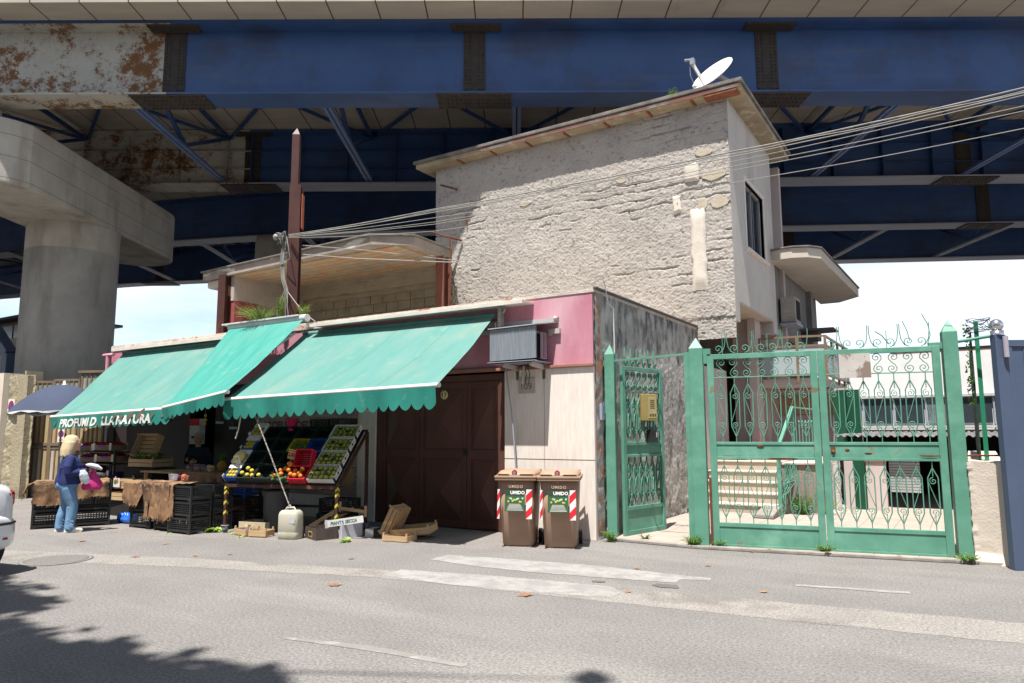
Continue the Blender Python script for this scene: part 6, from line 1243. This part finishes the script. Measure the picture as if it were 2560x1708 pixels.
for a in ((-4.15,-1.75,.08,-3.5,-1.7,.3),): g.bar((-4.15,-1.75,.12),(-3.65,-1.6,.42),.012,.06); g.bar((-4.1,-1.5,.14),(-3.6,-1.35,.4),.012,.06); g.bar((-3.65,-1.6,.3),(-3.65,-1.6,.52),.03,.03); g.bar((-3.65,-1.6,.42),(-3.2,-1.5,.38),.012,.05); g.bar((-3.2,-1.5,.3),(-3.2,-1.5,.47),.03,.03)
for k in range(4): g.bar((-4.1+.12*k,-1.74+.03*k,.15+.07*k),(-4.05+.12*k,-1.5+.03*k,.15+.07*k),.08,.008)
tag(g.build('broken_crate',woodh),'broken pale wooden crate leaning behind the cardboard boxes','crate')
crate(Tz(-4.6,-1.2,.0,R(10)),'black crate at the wall behind the jerrycan, lower one','black crates behind the cart'); crate(Tz(-4.55,-1.2,.252,R(8)),'black crate at the wall behind the jerrycan, upper one','black crates behind the cart')
# loose wooden crates by brown door
wc(Tz(-2.72,-1.45,.03,R(16))@Matrix.Rotation(R(-6),4,'Y')@Matrix.Rotation(R(5),4,'X'),.62,.34,.11,1,'shallow wooden crate lying open in front of the brown door','loose crates by the brown door')
wc(Matrix.Translation((-2.78,-1.5,.02))@Matrix.Rotation(R(5),4,'Z')@Matrix.Rotation(R(-62),4,'Y'),.46,.34,.15,2,'wooden crate standing tipped on edge in front of the brown door','loose crates by the brown door',wood)
wc(Tz(-2.68,-1.68,.005,R(8)),.42,.26,.09,1,'low wooden crate with a hand slot under the lying one','loose crates by the brown door')
g=G(); g.box(0,0,0,.14,.28,.12,1); g.box(.142,.0,0,.40,.28,.13,0); o=g.build('carton',[mat('black_print_card',(.02,.02,.02),(.3,.3,.28),40,lo=.62,hi=.66),cardw]); o.location=(-3.2,-1.5,0); o.rotation_euler=(0,0,R(14)); tag(o,'small black and white carton in the shadow beside the tipped crate','carton')
g=G()
for s in (0,.14): g.add([(-2.75+s,-1.05+s*.6,.006),(-2.6+s,-1.12+s*.6,.006),(-2.38+s,-1.02+s*.6,.02),(-2.5+s,-.96+s*.6,.012)],[(0,1,2,3)])
tag(g.build('flattened_paper',mat('newsprint',(.35,.34,.33),(.08,.08,.08),40,lo=.5,hi=.53)),'flattened dark and light wrapper on the ground by the brown door','wrapper')
def lettuce(x,y,s,n,lab):
    g=G(); rn=random.Random(int(x*31))
    for k in range(n):
        a=rn.uniform(0,6.28); r0=rn.uniform(0,.5)*s; c=Vector((x+r0*math.cos(a),y+r0*math.sin(a),rn.uniform(.01,.05)*s*8)); d=Vector((math.cos(a),math.sin(a),rn.uniform(-.1,.5)))*s*.55; e=Vector((-math.sin(a),math.cos(a),.3))*s*.28
        g.add([c,c+d*.5+e,c+d+Vector((0,0,-.02)),c+d*.5-e],[(0,1,2,3)],0)
    return tag(g.build('lettuce_leaves',mat('lettuce_green',(.28,.45,.06),(.40,.52,.15),12,rough=.5,trans=.3)),lab,'leaves')
lettuce(-5.72,-2.35,.16,46,'heap of torn lettuce leaves left of the cart wheel'); lettuce(-5.25,-2.35,.08,14,'few green leaves under the cream crate'); lettuce(-4.85,-2.5,.07,12,'green scraps by the small wooden trays'); lettuce(-3.1,-2.02,.12,30,'wilted green stalks on the asphalt before the loose crates'); lettuce(-6.15,-2.85,.05,6,'tiny green scraps at the foot of the middle display')
# ================= WHEELIE BINS =================
bbm=mat('brown_bin_plastic',(.36,.24,.165),(.31,.20,.135),2.5,rough=.5,c3=(.40,.27,.18),s3=1.5,l3=.5,h3=.75,c4=(.36,.26,.19),s4=6,l4=.68,h4=.74,st3=(1,1,2))
stg=mat('bin_sticker_green',(.045,.10,.05),(.03,.07,.035),5,rough=.5)
def bin_(x,y,rz,lab):
    t=thing('wheelie_bin',lab,'bin',(x,y,0),rz,'brown food waste bins')
    g=G(); g.loft([((0,.03,.0),.205,.235,(0,0,1),(1,0,0)),((0,.03,.03),.225,.255,(0,0,1),(1,0,0)),((0,.02,.5),.25,.30,(0,0,1),(1,0,0)),((0,0,.92),.27,.345,(0,0,1),(1,0,0))],40,pw=7,cap=True); g.build('body',bbm,t,local=True)
    g=G(); g.box(-.295,-.385,.92,.295,.36,.965); g.box(-.30,-.395,.955,.30,.37,.985); rim=g.build('rim',bbm,t,local=True,bev=.008)
    g=G(); g.loft([((0,0,.985),.285,.365,(0,0,1),(1,0,0)),((0,.01,1.01),.28,.36,(0,0,1),(1,0,0)),((0,.03,1.045),.25,.32,(0,0,1),(1,0,0)),((0,.04,1.055),.2,.25,(0,0,1),(1,0,0))],40,pw=7)
    g.box(-.27,-.375,.98,.27,-.33,1.0); l=g.build('lid',bbm,t,local=True)
    g=G(); g.tube([(-.02,-.32,1.03),(-.02,-.37,1.025)],.036,16); g.build('lock_ring',mat('red_ring',(.3,.02,.03),None),l,local=True); g=G(); g.tube([(-.02,-.371,1.025),(-.02,-.376,1.024)],.022,14); g.build('lock',steel_grey,l,local=True)
    g=G(); g.box(-.25,-.388,1.0,-.09,-.33,1.012); g.box(.06,-.388,.998,.25,-.33,1.012); g.box(.07,-.391,1.001,.24,-.385,1.009,1); g.box(-.24,-.391,1.001,-.1,-.385,1.009,1); g.build('grip_recess',[bbm,mat('dark_recess',(.05,.03,.02),None)],l,local=True)
    g=G(); g.tube([(-.25,.39,1.03),(.25,.39,1.03)],.016,8); 
    for x_ in (-.25,-.15,.15,.25): g.box(x_-.012,.34,.98,x_+.012,.40,1.045)
    g.build('hinge_bar',bbm,t,local=True)
    for s in (-1,1):
        g=G(); g.tube([(s*.235,.26,.10),(s*.285,.26,.10)],.10,24,0,sm=False); wq=g.build('wheel',black,t,local=True); g=G(); g.tube([(s*.286,.26,.10),(s*.29,.26,.10)],.05,16,0,sm=False); g.build('hub',mat('hub_grey',(.2,.2,.2),None),wq,local=True)
    def fy(z): return -.345+ (.92-z)*(.108)   # front face y at height z
    def FM(z): return Matrix.Translation((0,0,0))
    tilt=Matrix.Translation((0,-.372+.0,.92))@Matrix.Rotation(R(-7.2),4,'X')@Matrix.Translation((0,.372-.0,-.92))
    def P_(x0,z0,x1,z1,o=.0,mi=0,g=None): g.box(x0,-.3535-o,z0,x1,-.3505-o,z1,mi,tilt)
    g=G(); P_(-.15,.50,.13,.79,.0,0,g); P_(-.145,.72,.125,.785,.002,1,g); st=g.build('sticker',[stg,mat('sticker_dark',(.02,.045,.025),None)],t,local=True)
    g=G(); g.text('UMIDO',.062,tilt@TX(-.075,-.3575,.735),ext=.0005,off=.002); 
    for k in range(6): P_(-.12+.006*k,.515+.016*k,.11-.008*k,.520+.016*k,.003,0,g)
    g.build('lettering',white,st,local=True)
    g=G(); rn=random.Random(1)
    for k in range(11): g.ell((-.10+.02*k,-.3555,.655+rn.uniform(-.03,.03)),(.016,.002,.016),8,5,k%4)
    g.v=[tuple(tilt@Vector(v)) for v in g.v]; g.build('vegetable_print',[lem,MATS['lettuce_green'],mat('print_pale_blue',(.3,.5,.6),None),mat('lime_print',(.35,.5,.1),None)],st,local=True)
    g=G(); g.text('UMIDO',.055,tilt@TX(-.10,-.3555,.82),ext=.001,off=.001,spacing=1.2); g.text('c',.07,tilt@TX(-.03,-.3555,.885),ext=.001,off=.001); g.build('moulded_lettering',mat('moulded_light',(.45,.34,.25),None),t,local=True)
    # reflective red/white tape on the front corners
    for (x0,x1,z0,z1) in ((.150,.235,.40,.80),(-.255,-.220,.40,.80)):
        g=G(); n=4; H=(z1-z0)
        if x0<0: tm=tilt
        P_(x0,z0,x1,z1,.0005,0,g)
        w_=.11
        k=-1
        while True:
            zb=z0-.12+k*w_*2
            if zb>z1: break
            q=[(x0,zb),(x1,zb+.085),(x1,zb+.085+w_),(x0,zb+w_)]
            q=[(a,min(max(b,z0),z1)) for a,b in q]
            if max(b for a,b in q)-min(b for a,b in q)>.01: g.add([(a,-.3550,b) for a,b in q],[(0,1,2,3)],1,False,tilt)
            k+=1
        g.build('reflective_tape',[mat('tape_red',(.52,.02,.03),None,rough=.4),mat('tape_white',(.6,.6,.6),(.5,.5,.5),20,rough=.4)],t,local=True)
    g=G(); g.box(.262,-.1,.25,.268,-.02,.72); g.box(.262,.06,.25,.268,.12,.72); g.v=[(x-(.92-z)*.05,y,z) for x,y,z in g.v]; g.build('side_rib',bbm,t,local=True)
    return t
bin_(-.80,-.86,R(22),'left one of the two brown wheelie bins marked UMIDO'); bin_(-.22,-.70,R(24),'right one of the two brown wheelie bins, its small wheel showing')

# ================= CAR =================
HR=R(190); carp=mat('white_car_paint',(.70,.71,.73),None,rough=.25,clear=.5,spec=.6); CL=(-4.50,-6.50,0)
car=thing('parked_car','white hatchback, only its rear corner showing at the left edge','car',CL,HR)
def cl(g,name,m,par=None,**k): return g.build(name,m,par or car,local=True,**k)
Yx=(0,1,0)
g=G(); secs=[(.0,.68,.36,.99),(.04,.76,.30,1.02),(.14,.83,.26,1.05),(.35,.87,.24,1.06),(.8,.885,.22,1.04),(1.6,.89,.2,1.0),(2.6,.89,.2,.96),(3.2,.87,.2,.88),(3.7,.80,.22,.78),(3.95,.62,.28,.66)]
g.loft([((x,0,(a+b)/2),hw,(b-a)/2,(1,0,0),Yx) for x,hw,a,b in secs],40,pw=5); cl(g,'body',carp)
g=G(); secs=[(.10,.66,.9,1.0),(.22,.70,.9,1.2),(.45,.70,.9,1.42),(1.0,.70,.9,1.48),(1.9,.68,.9,1.46),(2.5,.64,.9,1.25),(2.95,.62,.86,.95)]
g.loft([((x,0,(a+b)/2),hw,(b-a)/2,(1,0,0),Yx) for x,hw,a,b in secs],36,pw=4.5); cl(g,'cabin',glass)
g=G(); g.loft([((.25,0,1.42),.6,.02,(1,0,0),Yx),((.5,0,1.47),.66,.03,(1,0,0),Yx),((1.9,0,1.46),.64,.03,(1,0,0),Yx),((2.1,0,1.42),.58,.02,(1,0,0),Yx)],24,pw=4)
for s in (-1,1): g.limb([(.16,s*.64,.93),(.3,s*.63,1.22),(.48,s*.60,1.42)],[.07,.06,.03],10)
cl(g,'roof',carp)
for s in (-1,1):
    g=G(); g.loft([((.022,s*.64,.84),.07,.085,(1,0,0),Yx),((.075,s*.735,.85),.065,.095,(1,0,0),Yx),((.22,s*.845,.87),.02,.07,(1,0,0),Yx)],16,pw=3.5); tl=cl(g,'tail_light',mat('tail_light_red',(.42,.01,.015),None,rough=.15,clear=.5))
    g=G(); g.loft([((.015,s*.64,.87),.05,.025,(1,0,0),Yx),((.065,s*.735,.88),.05,.028,(1,0,0),Yx)],12,pw=3); cl(g,'reverse_lens',mat('clear_lens',(.5,.5,.52),None,rough=.1),tl)
    g=G(); g.box(-.022,s*.62-.07,.40,-.006,s*.62+.07,.425); cl(g,'reflector',mat('reflector_red',(.35,.02,.02),None,rough=.2))
g=G(); g.loft([((-.03,0,.50),.60,.17,(1,0,0),Yx),((.0,0,.48),.74,.21,(1,0,0),Yx),((.1,0,.47),.845,.22,(1,0,0),Yx),((.30,0,.46),.89,.20,(1,0,0),Yx)],36,pw=4.5); bu=cl(g,'bumper',carp); g=G(); g.loft([((-.036,0,.575),.58,.022,(1,0,0),Yx),((.0,0,.575),.755,.022,(1,0,0),Yx),((.1,0,.575),.855,.022,(1,0,0),Yx)],24,pw=6); cl(g,'bumper_trim',black,bu)
for x in (.56,3.15):
    for s in (-1,1):
        g=G(); g.tube([(x,s*.66,.30),(x,s*.70,.30),(x,s*.85,.30),(x,s*.87,.30)],[.27,.305,.305,.28],32); wh=cl(g,'wheel',mat('tyre',(.02,.02,.02),(.03,.03,.03),20,rough=.85)); g=G(); g.tube([(x,s*.872,.30),(x,s*.88,.30)],.19,24,sm=False); cl(g,'rim',steel_grey,wh)
g=G(); g.box(-.005,-.26,.72,.0,.26,.82); cl(g,'number_plate',white)

# ================= PLANTS, LEAVES, TREE =================
def weed(x,y,z,n,h,sp,lab,name='weed',m=None,lean=0):
    g=G(); rn=random.Random(int(abs(x*100+y*37)))
    for k in range(n):
        a=rn.uniform(0,6.28); r0=rn.uniform(0,sp*.4); b=Vector((x+r0*math.cos(a),y+r0*math.sin(a)*.5,z)); t=b+Vector((math.cos(a)*sp*rn.uniform(.2,1)+lean,math.sin(a)*sp*.6,h*rn.uniform(.4,1))); mid=b.lerp(t,.5)+Vector((0,0,h*.12))
        g.tube([b,mid,t],[.004,.003,.001],4)
        for j in range(6):
            p=b.lerp(mid,j/3) if j<3 else mid.lerp(t,(j-3)/3+.2); q=rn.uniform(0,6.28); s=rn.uniform(.012,.026)*(1+h); d=Vector((math.cos(q),math.sin(q),rn.uniform(-.2,.7)))*s; e=d.cross(Vector((0,.3,1))).normalized()*s*.4
            g.add([p,p+d*.5+e,p+d,p+d*.5-e],[(0,1,2,3)])
    return tag(g.build(name,m or leafg),lab,'weed')
wg=mat('bright_weed_green',(.17,.32,.05),(.10,.20,.03),9,rough=.6,trans=.25)
weed(.22,-.0,0.02,46,.14,.14,'weeds at the foot of the post by the dark wall',m=wg); weed(1.42,.08,.04,60,.13,.14,'weeds at the foot of the post between the gates',m=wg); weed(1.75,.2,.04,26,.07,.12,'low weeds under the left corner of the driveway gate',m=wg); weed(3.05,.42,.04,40,.09,.14,'weeds under the middle of the driveway gate',m=wg); weed(4.62,.62,.02,60,.10,.16,'bright weeds at the foot of the tallest gate post',m=wg)
weed(.6,.35,.03,20,.07,.1,'few weeds under the open small gate',m=wg); weed(2.0,4.75,.03,90,.42,.28,'tall weeds along the stained terrace wall',m=wg); weed(2.35,5.0,.03,70,.3,.25,'yellowish weeds at the right end of the terrace wall',m=mat('yellow_weed',(.32,.36,.06),(.2,.28,.05),9,rough=.6,trans=.25)); weed(.12,3.9,.03,26,.14,.1,'small weeds where the steps meet the dark wall',m=wg)
fern=mat('roof_fern_green',(.13,.26,.04),(.28,.30,.08),7,rough=.6,trans=.2)
weed(-7.35,-.30,3.86,150,.34,.5,'feathery green plants sprouting on the shop roof above the awnings','roof_plant',fern,-.15); weed(-6.2,-.22,3.86,60,.26,.16,'small flowering weeds right of the pole base on the roof edge','roof_plant',fern); weed(-6.9,-.2,3.84,60,.55,.12,'upright fern fronds at the steel pole on the roof','roof_plant',fern)
weed(-.25,4.7,8.84,40,.22,.12,'small green plant growing on the house roof edge left of the dish','roof_plant',wg)
lp=None; LV=[(-6.5,-4.0),(-5.9,-5.35),(-4.5,-4.35),(-3.6,-3.6),(-3.9,-3.9),(-1.0,-4.25),(.95,-3.6),(1.35,-1.75),(2.0,-1.15),(1.75,-2.95),(2.9,-2.25),(3.1,.3),(2.2,.12),(2.4,.22),(.02,-.55),(-.05,-.75),(-7.5,-4.9),(-2.0,-3.0),(3.9,.5),(-5.2,-3.5)]
LN=['near the manhole','ahead of the car','left of the road centre','below the jerrycan','below the middle display','in the road left of centre, curled','largest curled one, centre of the road','on the white marking','bright orange, above the white marking','by the dark oil stain','alone right of the markings','under the driveway gate, curled','under the left gate leaf','beside the left gate leaf','behind the right bin wheel','by the right bin wheel','near the white car bumper','below the brown door','under the right gate leaf','between the cart and the manhole']
for i,(x,y) in enumerate(LV):
    g=G(); rn=random.Random(i); s=rn.uniform(.035,.06)*(1.3 if i in (5,6) else .85); pts=[]
    for k in range(10): a=2*PI*k/10; r_=s*(1.25 if k%2==0 else .6)*(1+.2*rn.random()); pts.append((r_*math.cos(a),r_*math.sin(a)*.8,.004+.22*s*abs(math.sin(a))*rn.uniform(.1,1)))
    g.add([(0,0,.004)]+pts,[(0,k+1,(k+1)%10+1) for k in range(10)]); o=g.build('fallen_leaf',mat('dry_leaf_%d'%(i%3),((.26,.13,.06),(.36,.2,.06),(.22,.115,.06))[i%3],((.28,.12,.05),(.4,.16,.03),(.24,.11,.06))[i%3],30,rough=.8)); o.location=(x,y,.002 if y<.2 else .05); o.rotation_euler[2]=rn.uniform(0,6); tag(o,'dry fallen leaf %s'%LN[i],'leaf','fallen leaves on the road')
# street tree behind the photographer that throws the leafy shade on the road
tree=thing('street_tree','broad leafy street tree beside the road that shades the asphalt','tree',(-3.5,-13.2,0))
g=G(); bark=mat('bark',(.16,.12,.09),(.1,.08,.06),6,rough=.95,bump=.8,bsc=20)
g.limb([(-3.5,-13.2,0),(-3.4,-13.0,5),(-3.2,-12.6,10)],[.34,.26,.16],12)
CLU=[]
rn=random.Random(12)
SH_=[(-3.7,-6.55,.42),(-2.95,-6.42,.26),(-4.4,-6.6,.5),(-5.2,-6.8,.6),(-3.0,-7.5,.55),(-2.2,-7.35,.42),(-1.45,-7.25,.4),(-.85,-7.15,.42),(-.3,-7.2,.45),(.25,-7.0,.34),(.7,-6.85,.28),(.95,-7.0,.2),(-2,-8,.7),(-.8,-8,.7),(.4,-7.7,.65),(-3.4,-8.3,.8),(-4.6,-7.8,.7),(2.56,-5.42,.05),(.6,-8.5,.5)]
for (x,y,r_) in SH_:
    h=rn.uniform(13,15); c=Vector((x+h*.061,y-h*.365,h)); CLU.append((c,r_))
for (c,r_) in CLU: g.limb([(-3.2,-12.6,10),tuple(Vector((-3.2,-12.6,10)).lerp(c,.5)+Vector((0,0,.3))),tuple(c)],[.05,.03,.01],6)
g.build('trunk',bark,tree); g=G()
for (c,r_) in CLU:
    for k in range(int(620*r_*r_*4)+40):
        d=Vector((rn.gauss(0,1),rn.gauss(0,1),rn.gauss(0,.7)))*r_*.52; p=c+d; s=rn.uniform(.09,.16); a=Vector((rn.uniform(-1,1),rn.uniform(-1,1),rn.uniform(-.3,.3))).normalized()*s; b=a.cross(Vector((0,0,1))).normalized()*s*.7
        g.add([p-a,p+b,p+a,p-b],[(0,1,2,3)])
g.build('crown',leafg,tree)
